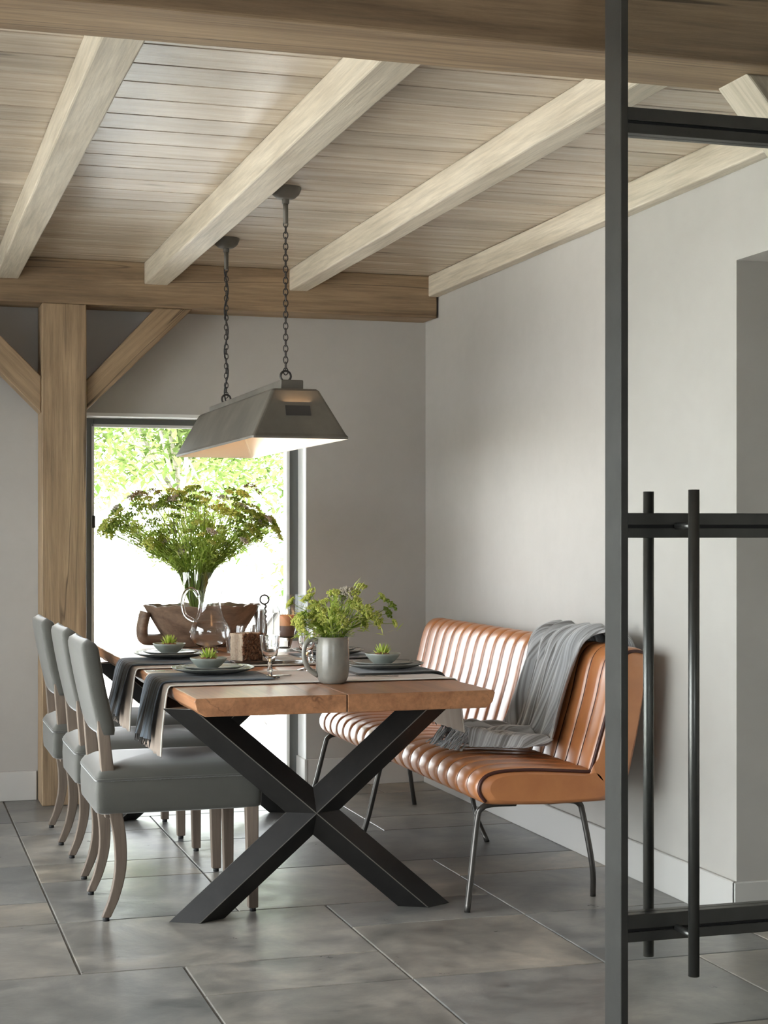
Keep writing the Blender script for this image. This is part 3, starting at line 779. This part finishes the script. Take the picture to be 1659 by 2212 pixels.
def napkin_left(yc, lab, drift=0):
    o, f = cloth('napkin', 'napkin', [(.868, .575), (.872, .62), (.885, .70), (.902, .758), (.930, .7705), (1.0, .7705), (1.1, .7705), (1.2, .7705), (1.30, .7705)], yc-.17, yc+.15, lab, 'napkin', 'charcoal striped napkins hanging over the left table edge', .004, .0035, 0, (-.02, 0), 70, 30, 1, int(yc*7))
    bm = bmesh.new(); r = random.Random(int(yc*5))
    for k in range(44):
        p = f(0, k/43); q = p+Vector((r.uniform(-.006, .006), r.uniform(-.006, .006), -r.uniform(.018, .034))); tube(bm, [p, q], [.0022, .0008], 4)
    obj('fringe', bm, 'fringe', o)
napkin_left(5.72, 'charcoal striped napkin hanging over the left table edge beside the nearest chair')
napkin_left(6.47, 'charcoal striped napkin hanging over the left table edge beside the middle chair')
def napkin_right(yc, lab):
    o, f = cloth('napkin', 'fringe', [(1.978, .585), (1.972, .66), (1.962, .73), (1.945, .765), (1.915, .7725), (1.85, .772), (1.75, .7705), (1.62, .7705)], yc-.16, yc+.15, lab, 'napkin', 'dark napkins on the bench side of the table', .004, .0035, 0, (0, 0), 60, 26, 1, int(yc*9))
    bm = bmesh.new(); r = random.Random(int(yc*3))
    for k in range(40):
        p = f(0, k/39); q = p+Vector((r.uniform(-.006, .006), r.uniform(-.006, .006), -r.uniform(.02, .036))); tube(bm, [p, q], [.0026, .001], 4)
    obj('fringe', bm, 'fringe', o)
napkin_right(5.80, 'dark fringed napkin under the plate on the bench side nearest the camera')
napkin_right(6.52, 'dark fringed napkin on the bench side behind the stoneware jug')

# ------------------------------------------------------------ place settings
def wob(bm, amp, n=3, ph=0):
    for v in bm.verts:
        a = math.atan2(v.co.y, v.co.x); r = math.hypot(v.co.x, v.co.y); v.co.z += amp*(r/.14)**2*math.sin(n*a+ph)
def make_plate(loc, lab):
    bm = bmesh.new(); lathe(bm, [(0, .004), (.085, .004), (.10, .006), (.13, .014), (.147, .021), (.149, .0235), (.146, .0245), (.125, .018), (.10, .011), (.085, .0095), (0, .0095)], n=56)
    wob(bm, .0015); o = obj('dinner_plate', bm, 'plate'); o.location = loc
    return tag(o, lab, 'plate', 'grey stoneware dinner plates')
P1 = (1.128, 5.79, .7735); P2 = (1.105, 6.555, .7735); P3 = (1.77, 5.80, .7735); P4 = (1.755, 6.53, .7735)
labs = ('on the nearest left place setting', 'on the second left place setting', 'on the bench side, right of the jug', 'on the bench side, behind the jug')
p = make_plate(P1, 'grey stoneware dinner plate '+labs[0])
for q, l in zip((P2, P3, P4), labs[1:]): dup(p, q, 0, 'grey stoneware dinner plate '+l)
def make_side(loc, lab):
    bm = bmesh.new(); lathe(bm, [(0, 0), (.06, 0), (.10, .010), (.112, .016), (.113, .0185), (.10, .0135), (.06, .005), (0, .005)], n=48)
    o = obj('side_plate', bm, 'plate'); o.location = loc; return tag(o, lab, 'plate', 'grey side plates on the dinner plates')
def make_bowl(loc, lab):
    bm = bmesh.new(); lathe(bm, [(0, 0), (.028, 0), (.03, .004), (.045, .015), (.062, .034), (.066, .042), (.0645, .0435), (.058, .034), (.042, .018), (.026, .009), (0, .008)], n=44)
    o = obj('small_bowl', bm, 'bowl'); o.location = loc; return tag(o, lab, 'bowl', 'small celadon bowls holding succulents')
s = make_side((*P1[:2], P1[2]+.0105), 'grey side plate stacked '+labs[0])
b = make_bowl((P1[0]-.025, P1[1]-.045, P1[2]+.017), 'small celadon bowl with a succulent '+labs[0])
for q, l in zip((P2, P3, P4), labs[1:]):
    dup(s, (q[0], q[1], q[2]+.0105), 0, 'grey side plate stacked '+l); dup(b, (q[0]-.01, q[1]-.02, q[2]+.017), 0, 'small celadon bowl with a succulent '+l)
def make_succ(loc, lab):
    t = thing('succulent', lab, 'plant', loc, 0, 'succulents in the small bowls'); r = random.Random(2)
    bm = bmesh.new(); bmesh.ops.create_icosphere(bm, subdivisions=3, radius=.030)
    for v in bm.verts: v.co = Vector((v.co.x, v.co.y, v.co.z*.45))*(1+r.uniform(-.12, .12))
    obj('moss_base', bm, 'soil', t)
    bm = bmesh.new()
    for k in range(26):
        a = k*2.4; el = .25+1.2*(k/26); L = .045-.012*abs(el-1)
        d = Vector((math.cos(a)*math.cos(el), math.sin(a)*math.cos(el), math.sin(el))); m = d*L*.55+Vector((0, 0, -.002))
        tube(bm, [Vector((0, 0, .006)), m, d*L+Vector((0, 0, .004))], [.003, .0036, .0005], 5)
    obj('leaves', bm, 'leaf', t); return t
su = make_succ((P1[0]-.025, P1[1]-.045, P1[2]+.052), 'tiny green succulent in the bowl '+labs[0])
for q, l, z in zip((P2, P3, P4), labs[1:], (1, 2, 3)): dup(su, (q[0]-.01, q[1]-.02, q[2]+.052), z, 'tiny green succulent in the bowl '+l)
# cutlery
def knife(loc, rz, lab):
    bm = bmesh.new(); box(bm, -.005, .005, -.10, -.01, 0, .0035, .0012, 1); box(bm, -.009, .009, -.01, .10, .0008, .0025, .0006, 1)
    o = obj('table_knife', bm, 'cutlery'); o.location = loc; o.rotation_euler = (0, 0, rz); return tag(o, lab, 'knife')
def fork(loc, rz, lab):
    bm = bmesh.new(); box(bm, -.004, .004, -.10, .02, 0, .003, .001, 1); box(bm, -.011, .011, .02, .05, 0, .0025, .0008, 1)
    for x in (-.0095, -.0032, .0032, .0095): box(bm, x-.0014, x+.0014, .05, .09, 0, .0022)
    o = obj('table_fork', bm, 'cutlery'); o.location = loc; o.rotation_euler = (0, 0, rz); return tag(o, lab, 'fork')
knife((1.30, 5.70, .7655), -1.35, 'steel table knife lying right of the nearest left plate')
fork((1.00, 5.93, .7735), 1.4, 'steel table fork on the napkin beside the nearest left plate')
fork((1.66, 5.60, .7655), 1.2, 'steel table fork lying on the runner right of the jug')

# stoneware jug
jg = thing('stoneware_jug', 'grey glazed stoneware jug holding green umbels near the table front', 'jug', (1.475, 5.435, .7605))
lobj('jug_body', [(0, 0), (.038, 0), (.046, .006), (.054, .022), (.0575, .05), (.0575, .10), (.055, .13), (.055, .154), (.057, .160), (.054, .160), (.0515, .154), (.0515, .13), (.0535, .10), (.053, .05), (.045, .02), (.03, .012), (0, .012)], 'ceramic', jg, n=48)
bm = bmesh.new(); q = spline([(-.052, 0, .143), (-.078, 0, .152), (-.098, 0, .13), (-.101, 0, .09), (-.085, 0, .052), (-.052, 0, .028)], 22); tube(bm, q, [.0078+.002*abs(i/11-1) for i in range(23)], 10)
obj('jug_handle', bm, 'ceramic', jg)

# glasses
def shell(out, th=.0022, base=.006):
    ins = [(max(r-th, 0), z) for r, z in out[::-1] if z > base]
    ins = [(r, z) for r, z in ins]
    return out+ins+[(0, base+.001)]
GB = 'clear goblets'
def make_goblet(loc, lab):
    o = lobj('glass_goblet', [(0, 0), (.034, 0), (.036, .002), (.030, .004), (.009, .009), (.007, .02), (.011, .030), (.007, .040), (.009, .050), (.006, .058), (.012, .066), (.026, .080), (.032, .105), (.0355, .150), (.0335, .150), (.030, .105), (.024, .083), (.010, .072), (0, .070)], 'glass', None, (0, 0, 0), 36); o.location = loc
    return tag(o, lab, 'glass', GB)
g = make_goblet((1.302, 5.64, .7655), 'clear stemmed goblet in front of the twig block, left of the jug')
dup(g, (1.505, 5.92, .7655), 0, 'clear stemmed goblet just behind the jug handle')
dup(g, (1.62, 6.30, .7655), 0, 'clear stemmed goblet behind the jug, near the candle')
def make_tumbler(loc, lab):
    o = lobj('glass_tumbler', [(0, 0), (.026, 0), (.028, .003), (.034, .05), (.042, .112), (.040, .112), (.032, .05), (.026, .009), (0, .008)], 'glass', None, (0, 0, 0), 36); o.location = loc
    return tag(o, lab, 'glass', 'clear tumblers behind the twig block')
tm = make_tumbler((1.425, 6.86, .7655), 'clear tumbler beside the water pitcher')
dup(tm, (1.50, 6.95, .7655+.001), 0, 'clear tumbler right of its twin, behind the twig block')
# pitcher with water
pc = thing('water_pitcher', 'round-bellied clear glass pitcher half full of water', 'pitcher', (1.345, 6.98, .762))
out = [(0, 0), (.040, 0), (.041, .003), (.028, .009), (.035, .016), (.064, .035), (.083, .065), (.0865, .09), (.080, .118), (.062, .150), (.050, .180), (.046, .215), (.050, .245), (.058, .268)]
inn = [(.0555, .268), (.0475, .245), (.0435, .215), (.0475, .180), (.0595, .149), (.0775, .117), (.084, .09), (.0805, .066), (.062, .038), (.033, .021), (0, .018)]
lobj('pitcher_body', out+inn, 'glass', pc, n=48)
lobj('water', [(0, .0185), (.0325, .0215), (.0615, .0385), (.080, .066), (.0835, .09), (.077, .117), (.070, .13), (0, .13)], 'water', pc, n=48)
bm = bmesh.new(); q = spline([(-.047, 0, .235), (-.075, 0, .272), (-.105, 0, .26), (-.118, 0, .21), (-.105, 0, .160), (-.068, 0, .134)], 26); tube(bm, q, .0085, 12); obj('pitcher_handle', bm, 'glass', pc)
# glass dish
o = lobj('glass_dish', [(0, 0), (.06, 0), (.085, .006), (.105, .016), (.107, .019), (.104, .019), (.084, .010), (.06, .004), (0, .004)], 'thin', None, (1.525, 6.24, .7655), 48)
tag(o, 'shallow clear glass dish in front of the candle', 'dish')
# twig block on a tray
bm = bmesh.new(); box(bm, 0, .19, -.05, .05, 0, .012, .003, 1); tray = obj('wooden_tray', bm, 'darkwood'); tray.location = (1.30, 6.28, .7655); tag(tray, 'small dark wooden tray under the twig block', 'tray')
def rough_block(name, sx, sy, sz, loc, m, lab, cat, amp, sub=18, seed=1):
    bm = bmesh.new(); r = random.Random(seed)
    bmesh.ops.create_cube(bm, size=1); bmesh.ops.subdivide_edges(bm, edges=bm.edges[:], cuts=sub, use_grid_fill=True)
    for v in bm.verts:
        n = v.co.normalized(); v.co = Vector((v.co.x*sx, v.co.y*sy, (v.co.z+.5)*sz)); 
        if v.co.z > .002: v.co += Vector((n.x, n.y, n.z))*r.uniform(-amp, amp)
    o = obj(name, bm, m); o.location = loc; return tag(o, lab, cat)
tw = rough_block('twig_block', .10, .08, .105, (1.362, 6.30, .7785), 'palebark', 'rustic cube block with a brown bark-chip face on the tray', 'ornament', .002)
bm = bmesh.new(); r = random.Random(4)
tw.rotation_euler = (0, 0, .42)
for k in range(380):
    x, z = r.uniform(-.05, .05), r.uniform(.003, .104); a = r.uniform(0, PI); L = r.uniform(.004, .009)
    d = Vector((math.cos(a)*L, r.uniform(-.003, .003), math.sin(a)*L)); c = Vector((x, -.042, z))
    tube(bm, [c-d, c+d], r.uniform(.0018, .0036), 5)
tag(obj('bark_chips', bm, 'soil', tw), 'brown bark-chip front face', kind='stuff')
bm = bmesh.new(); box(bm, -.02, .02, -.016, .016, 0, .024, .002, 1); o = obj('wood_chunk', bm, 'bowlwood'); o.location = (1.435, 6.235, .7785); o.rotation_euler = (0, 0, .4); tag(o, 'small offcut of wood lying at the right end of the dark tray', 'wood')
# iron ring stand
rs = thing('iron_ring_stand', 'thin twisted iron stand with a ring at its top', 'candle holder', (1.505, 6.62, .7655))
bm = bmesh.new(); torus(bm, (0, 0, .235), .0185, .0036, 'y', 28, 8); obj('ring', bm, 'iron', rs)
bm = bmesh.new(); tube(bm, [(.004+.003*math.cos(i*1.1), .003*math.sin(i*1.1), .0+.218*i/60) for i in range(61)], .0038, 7); obj('rod', bm, 'iron', rs)
lobj('foot', [(0, 0), (.035, 0), (.036, .003), (.010, .007), (0, .008)], 'iron', rs)
# slender glass bottle
o = lobj('glass_cylinder', shell([(0, 0), (.020, 0), (.021, .003), (.021, .12), (.017, .19), (.017, .215)], .002), 'thin', None, (1.475, 6.55, .7655), 32); tag(o, 'slender clear glass bottle beside the ring stand', 'bottle')
# hurricane lantern with candle
o = lobj('hurricane_glass', shell([(0, 0), (.074, 0), (.076, .003), (.076, .24)], .0025), 'thin', None, (1.69, 6.93, .7655), 48); tag(o, 'wide clear hurricane glass around the pillar candle', 'lantern')
cs = thing('candle_stand', 'black iron candle stand with curled foot inside the hurricane glass', 'candle holder', (1.675, 6.93, .7735))
lobj('dish', [(0, .048), (.034, .048), (.037, .052), (.036, .054), (0, .051)], 'iron', cs)
bm = bmesh.new(); tube(bm, [(.008, 0, .05), (.008, 0, .012)], .003, 8); torus(bm, (-.012, 0, .004), .022, .003, 'z', 24, 8); tube(bm, [(.008, 0, .014), (.008, 0, .004)], .003, 8); obj('curled_foot', bm, 'iron', cs)
cd = thing('pillar_candle', 'orange and brown pillar candle, lit, behind the jug flowers', 'candle', (1.675, 6.93, .8275))
lobj('candle_body', [(0, 0), (.030, 0), (.032, .003), (.032, .045), (0, .045)], 'candlelow', cd)
lobj('candle_top', [(.0, .045), (.032, .045), (.032, .088), (.029, .092), (.020, .086), (0, .084)], 'candle', cd)
bm = bmesh.new(); tube(bm, [(0, 0, .084), (.001, 0, .096)], .0012, 5); obj('wick', bm, 'rubber', cd)
nf = NT('flame'); nf.p(Emission__Strength=8.0); nf.b.inputs['Emission Color'].default_value = (1, .62, .25, 1); nf.col((1, .6, .3, 1)); M['flame'] = nf.m
lobj('flame', [(0, .092), (.004, .098), (.0048, .105), (.002, .117), (0, .122)], 'flame', cd, n=12)

# carved wooden bowl
wb = thing('carved_wooden_bowl', 'large carved wooden bowl with cut-out handles at the far end of the table', 'bowl', (1.385, 7.36, .762))
bm = bmesh.new(); n = 72
def ell(a, rx, ry): return rx*math.cos(a), ry*math.sin(a)
prof = [(.0, .0, 0), (.135, .10, 0), (.150, .112, .006), (.190, .135, .06), (.232, .155, .13), (.262, .168, .183), (.268, .172, .187), (.250, .158, .187), (.218, .140, .13), (.175, .12, .065), (.12, .085, .03), (0, 0, .028)]
R = []
for rx, ry, z in prof:
    if rx == 0: R.append([bm.verts.new((0, 0, z))]); continue
    R.append([bm.verts.new((*ell(2*PI*k/n, rx*(1+.012*math.sin(3*k)), ry), z+(.004*math.sin(k*.7)+.003*math.sin(k*1.9) if z > .18 else 0))) for k in range(n)])
for a, b in zip(R, R[1:]):
    for k in range(n):
        k2 = (k+1) % n
        if len(a) == 1: bm.faces.new((a[0], b[k], b[k2]))
        elif len(b) == 1: bm.faces.new((a[k], a[k2], b[0]))
        else: bm.faces.new((a[k], a[k2], b[k2], b[k])).smooth = True
obj('bowl_body', bm, 'bowlwood', wb)
for s in (-1, 1):
    bm = bmesh.new(); pts = spline([(s*.258, 0, .158), (s*.268, 0, .12), (s*.274, 0, .075), (s*.266, 0, .040), (s*.225, 0, .033), (s*.15, 0, .036)], 24)
    tube(bm, pts, [.026, .025]+[.026]*20+[.027, .028, .028], 12)
    for v in bm.verts: v.co.y *= 1.7
    obj('handle', bm, 'bowlwood', wb)
bm = bmesh.new()
def rim(u, v):
    a = PI*1.05+u*PI*.85; rr_ = .262+.0*v; k = .02+.05*(v) 
    x, y = ell(a, .258, .164); 
    if v < .5: x, y = x*(1-.10*(1-2*v)), y*(1-.1*(1-2*v)); z = .192-.05*(1-2*v)
    else: x, y = x*(1.03), y*1.035; z = .195-(.03+.018*math.sin(u*14))*(2*v-1)
    return Vector((x, y, z+.002))
# glass vase standing inside the carved bowl
VZ = .762+.031; VX, VY = 1.355, 7.37
o = lobj('glass_vase', [(0, 0), (.068, 0), (.071, .004), (.074, .08), (.082, .18), (.0925, .305), (.090, .305), (.0795, .18), (.0715, .08), (.067, .012), (0, .011)], 'thin', None, (VX, VY, VZ), 48)
tag(o, 'tall clear glass vase holding the big green bouquet, behind the pitcher', 'vase')

# ------------------------------------------------------------ flowers
def blob(bm, c, r, rn, mi=0):
    a = [Vector((rn.uniform(-1, 1), rn.uniform(-1, 1), rn.uniform(-1, 1))).normalized()*r for _ in range(2)]
    u = a[0]; v = a[0].cross(a[1]); 
    if v.length < 1e-9: return
    v = v.normalized()*r; w = u.cross(v).normalized()*r
    V = [bm.verts.new(c+q) for q in (u, v, -u, -v, w, -w)]
    for i in range(4):
        for t in (4, 5):
            f = bm.faces.new((V[i], V[(i+1) % 4], V[t])); f.material_index = mi
def leafq(bm, base, d, L, wd, mi=0, rn=None):
    d = d.normalized(); s = d.cross(Vector((0, 0, 1)))
    if s.length < .05: s = d.cross(Vector((1, 0, 0)))
    s.normalize(); nrm = s.cross(d)
    p = [base, base+d*L*.45+s*wd*.5+nrm*L*.04, base+d*L-Vector((0, 0, L*.12)), base+d*L*.45-s*wd*.5+nrm*L*.04]
    f = bm.faces.new([bm.verts.new(q) for q in p]); f.material_index = mi
def umbel(bm, c, d, R, rn, mi, nray=14, br=.0028):
    d = d.normalized(); a = d.cross(Vector((0, 1, .3))).normalized(); b = d.cross(a)
    for k in range(nray):
        th_ = k*2.399; rr_ = R*math.sqrt((k+.5)/nray); q = c+d*(R*.75-rr_*rr_/R*.35)+(a*math.cos(th_)+b*math.sin(th_))*rr_
        tube(bm, [c, q], .0006, 3, cap=False, mi=0)
        for _ in range(8): blob(bm, q+Vector([rn.uniform(-1, 1)*R*.15 for _ in range(3)]), br*rn.uniform(.7, 1.3), rn, mi)
def bouquet(t, mouth, spread, heads, seed, leaves, base_r, depth):
    rn = random.Random(seed); mx, my, mz = mouth
    heads = sorted(heads, key=lambda h: -h[4])
    rest = bmesh.new(); MI = {'stem': 0, 'umbel': 1, 'white': 2, 'purple': 3, 'leaf': 4}
    for no, (hx, hy, hz, kind, R) in enumerate(heads):
        single = no < 98
        bm = bmesh.new() if single else rest; h = Vector((hx, hy, hz))
        dl = max(.01, math.hypot(hx-mx, hy-my)); br_ = base_r*math.sqrt(rn.uniform(.03, 1)); k = Vector((mx+(hx-mx)/dl*br_, my+(hy-my)/dl*br_, mz))
        k2 = Vector((mx-(hx-mx)*.08, my-(hy-my)*.08, mz-depth))
        pts = spline([k2, k, k.lerp(h, .5)+Vector((rn.uniform(-.012, .012), rn.uniform(-.012, .012), .03*rn.uniform(0, 1))), h], 12); pts = [Vector(p) for p in pts]
        tube(bm, pts, [.0016-.0007*i/12 for i in range(13)], 4, cap=False)
        if single: st = obj('stem', bm, 'stem', t, recalc=False); bm = bmesh.new()
        d = (pts[-1]-pts[-3]).normalized(); d = (d+Vector((rn.uniform(-.5, .5), rn.uniform(-.5, .5), .35))).normalized()
        second = {'u': 'umbel', 'w': 'white', 's': 'stem', 'p': 'purple'}.get(kind, 'leaf'); mi = 1 if single else MI[second]
        if kind == 'u': umbel(bm, h, d, R, rn, mi, 20, .0035 if R > .027 else .0030)
        elif kind == 'w': umbel(bm, h, d, R, rn, mi, 20, .0034)
        elif kind == 's': umbel(bm, h, d, R*1.1, rn, mi, 14, .0036)
        elif kind == 'p':   # arching grass plume
            q = spline([h, h+Vector((.02, 0, .035)), h+Vector((.05, 0, .03)), h+Vector((.085, 0, -.005))], 16)
            for p in q:
                for _ in range(7): blob(bm, Vector(p)+Vector([rn.uniform(-.008, .008) for _ in range(3)]), .0032, rn, mi)
        else:               # small leaves
            for j in range(22):
                p = pts[-1-int(rn.random()*6)]; leafq(bm, p, Vector((rn.uniform(-1, 1), rn.uniform(-1, 1), rn.uniform(-.3, 1))), rn.uniform(.015, .04), .012, mi)
        if single: obj('leaf_sprig' if kind == 'l' else 'flower_head', bm, ['stem', second], st, recalc=False)
    if rest.verts: tag(obj('small_flowers', rest, ['stem', 'umbel', 'white', 'purple', 'leaf'], t, recalc=False), 'many small flower sprigs between the larger heads', kind='stuff')
    else: rest.free()
        # side leaves on the stem
    bm = bmesh.new()
    for j in range(leaves):
        hx, hy, hz, kind, R = rn.choice(heads); u = rn.uniform(.05, .95)
        dl = max(.01, math.hypot(hx-mx, hy-my)); p = Vector((mx+(hx-mx)/dl*base_r*.45, my+(hy-my)/dl*base_r*.45, mz)).lerp(Vector((hx, hy, hz)), u)+Vector([rn.uniform(-.025, .025) for _ in range(3)])*(.3+u)
        d = Vector((hx-mx, hy-my, hz-mz)).normalized()+Vector([rn.uniform(-.8, .8) for _ in range(3)])
        if j % 3 == 0: leafq(bm, p, Vector((hx-mx, hy-my, hz-mz)).normalized()+Vector([rn.uniform(-.25, .25) for _ in range(3)]), rn.uniform(.05, .10), rn.uniform(.004, .007), 0)
        else: leafq(bm, p, d, rn.uniform(.018, .045), rn.uniform(.006, .011), 0)
    tag(obj('foliage', bm, 'leaf', t, recalc=False), 'loose green leaves', kind='stuff')
rn = random.Random(11); heads = []
for k in range(210):
    u = rn.uniform(-1, 1); x = 1.325+u*.39; top = 1.475-.16*abs(u)**2.2
    z = rn.uniform(1.16+.12*abs(u), top) if k % 3 else top-rn.uniform(-.015, .10)
    y = 7.34+rn.uniform(-.20, .18)*math.sqrt(max(.05, 1-u*u))
    kind = rn.choice('uusslllwu'); heads.append((x, y, z, kind, rn.uniform(.018, .038)))
for k in range(46): heads.append((1.345+rn.uniform(-.2, .2), 7.34+rn.uniform(-.14, .1), rn.uniform(1.15, 1.33), rn.choice('lluw'), .022))
heads += [(1.545, 7.25, 1.455, 'p', .04), (1.04, 7.2, 1.42, 'p', .04), (1.12, 7.3, 1.43, 'p', .04)]
fb = thing('wildflower_bouquet', 'big airy bouquet of green umbels and grasses in front of the window', 'flowers', (0, 0, 0))
bouquet(fb, (VX, VY, 1.085), 1, heads, 21, 3800, .074, .22)
# drooping oat sprigs at the vase mouth
bm = bmesh.new()
for sx in (-1, 1):
    for k in range(9):
        p0 = Vector((VX+sx*.05, VY-.03, 1.10)); e = p0+Vector((sx*rn.uniform(.06, .15), rn.uniform(-.1, .05), rn.uniform(-.03, .12)))
        q = spline([p0, (p0+e)/2+Vector((0, 0, .05)), e], 8); tube(bm, q, .0009, 3, cap=False)
        for p in q[3:]: leafq(bm, Vector(p), Vector((sx*.5, 0, -1)), .026, .007)
tag(obj('drooping_sprigs', bm, 'leaf', fb, recalc=False), 'drooping oat sprigs at the vase mouth', kind='stuff')

heads = []; rn = random.Random(31)
for k in range(46):
    u = rn.uniform(-1, 1); x = 1.49+u*.135; top = 1.075-.10*abs(u)**2
    z = rn.uniform(.96, top); y = 5.43+rn.uniform(-.11, .11)
    kind = 'w' if (-.45 < u < .25 and z > 1.0 and k % 2) else rn.choice('uuuul'); heads.append((x, y, z, kind, rn.uniform(.017, .028)))
heads += [(1.665, 5.40, 1.02, 's', .024), (1.675, 5.38, .965, 'u', .014), (1.33, 5.42, 1.035, 'u', .02), (1.37, 5.40, .985, 's', .022), (1.34, 5.40, .93, 'l', .02), (1.395, 5.42, 1.075, 'u', .012), (1.67, 5.45, .995, 's', .02), (1.565, 5.40, 1.085, 'u', .02), (1.64, 5.41, 1.05, 'u', .018)]
jf = thing('umbel_posy', 'posy of yellow-green and white umbels in the stoneware jug', 'flowers', (0, 0, 0))
bouquet(jf, (1.475, 5.435, .925), 1, heads, 5, 480, .042, .10)

# ------------------------------------------------------------ outside
g = obj('patio', bx(-30, 40, YB+.3, 70, -.14, -.06), 'patio'); g['kind'] = 'structure'; g['label'] = 'bright pale paving outside the window'
bm = bmesh.new(); box(bm, -30, XL-.25, -10, YB+.3, -.14, -.06); g = obj('terrace', bm, 'patio'); g['kind'] = 'structure'
ot = thing('outdoor_table', 'bleached round-cornered garden table seen through the window', 'table', (2.0, 11.0, 0))
bm = bmesh.new(); lathe(bm, [(0, .735), (.52, .735), (.53, .745), (.53, .765), (.52, .772), (0, .772)], n=56)
for v in bm.verts: v.co.x *= 1.15
obj('tabletop', bm, 'outwood', ot)
for a, b in (((.0, -.15, -.06), (.60, -.15, .735)), ((.60, .15, -.06), (-.0, .15, .735)), ((-.6, -.15, -.06), (0, -.15, .735))):
    A, B = Vector(a), Vector(b); bm = bmesh.new(); prism(bm, [(A.x-.05, A.z), (A.x+.05, A.z), (B.x+.05, B.z), (B.x-.05, B.z)], 'y', A.y-.04, A.y+.04); obj('leg', bm, 'outwood', ot)
def tree(x, y, h, R, zc, n, label, seed, sz=.11):
    t = thing('garden_tree', label, 'tree', (x, y, -.06), 0, 'trees in the garden'); r = random.Random(seed)
    bm = bmesh.new(); tube(bm, spline([(0, 0, 0), (.1, 0, h*.4), (-.05, .1, h*.75)], 8), [.05-.004*i for i in range(9)], 8)
    br = []
    for k in range(9):
        a = r.uniform(0, 6.28); e = Vector((math.cos(a)*R*.8, math.sin(a)*R*.6, zc+r.uniform(-.7, .9))); s0 = Vector((.05, .05, h*.5)); tube(bm, [s0, (s0+e)/2+Vector((0, 0, .3)), e], [.025, .015, .006], 5); br.append(e)
    obj('trunk', bm, 'bark', t)
    bm = bmesh.new(); cl = [Vector((r.gauss(0, .5)*R, r.gauss(0, .35)*R, zc+r.gauss(0, .42)*R*.8)) for _ in range(30)]
    for k in range(n):
        c = r.choice(cl)+Vector([r.gauss(0, .17) for _ in range(3)])
        leafq(bm, c, Vector((r.uniform(-1, 1), r.uniform(-1, 1), r.uniform(-.7, .5))), sz*r.uniform(.7, 1.3), sz*.55)
    tag(obj('crown', bm, 'tree', t, recalc=False), 'loose leafy crown', kind='stuff')
tree(2.6, 15.2, 3.2, 1.3, 2.5, 6500, 'leafy green garden tree seen at the upper left of the window', 1)
tree(4.6, 17.5, 3.4, 1.3, 2.4, 6500, 'leafy green garden tree seen between lamp and window edge', 2)
tree(3.2, 22.0, 4.2, 1.8, 2.9, 5200, 'paler garden tree farther behind the bouquet', 3, .11)
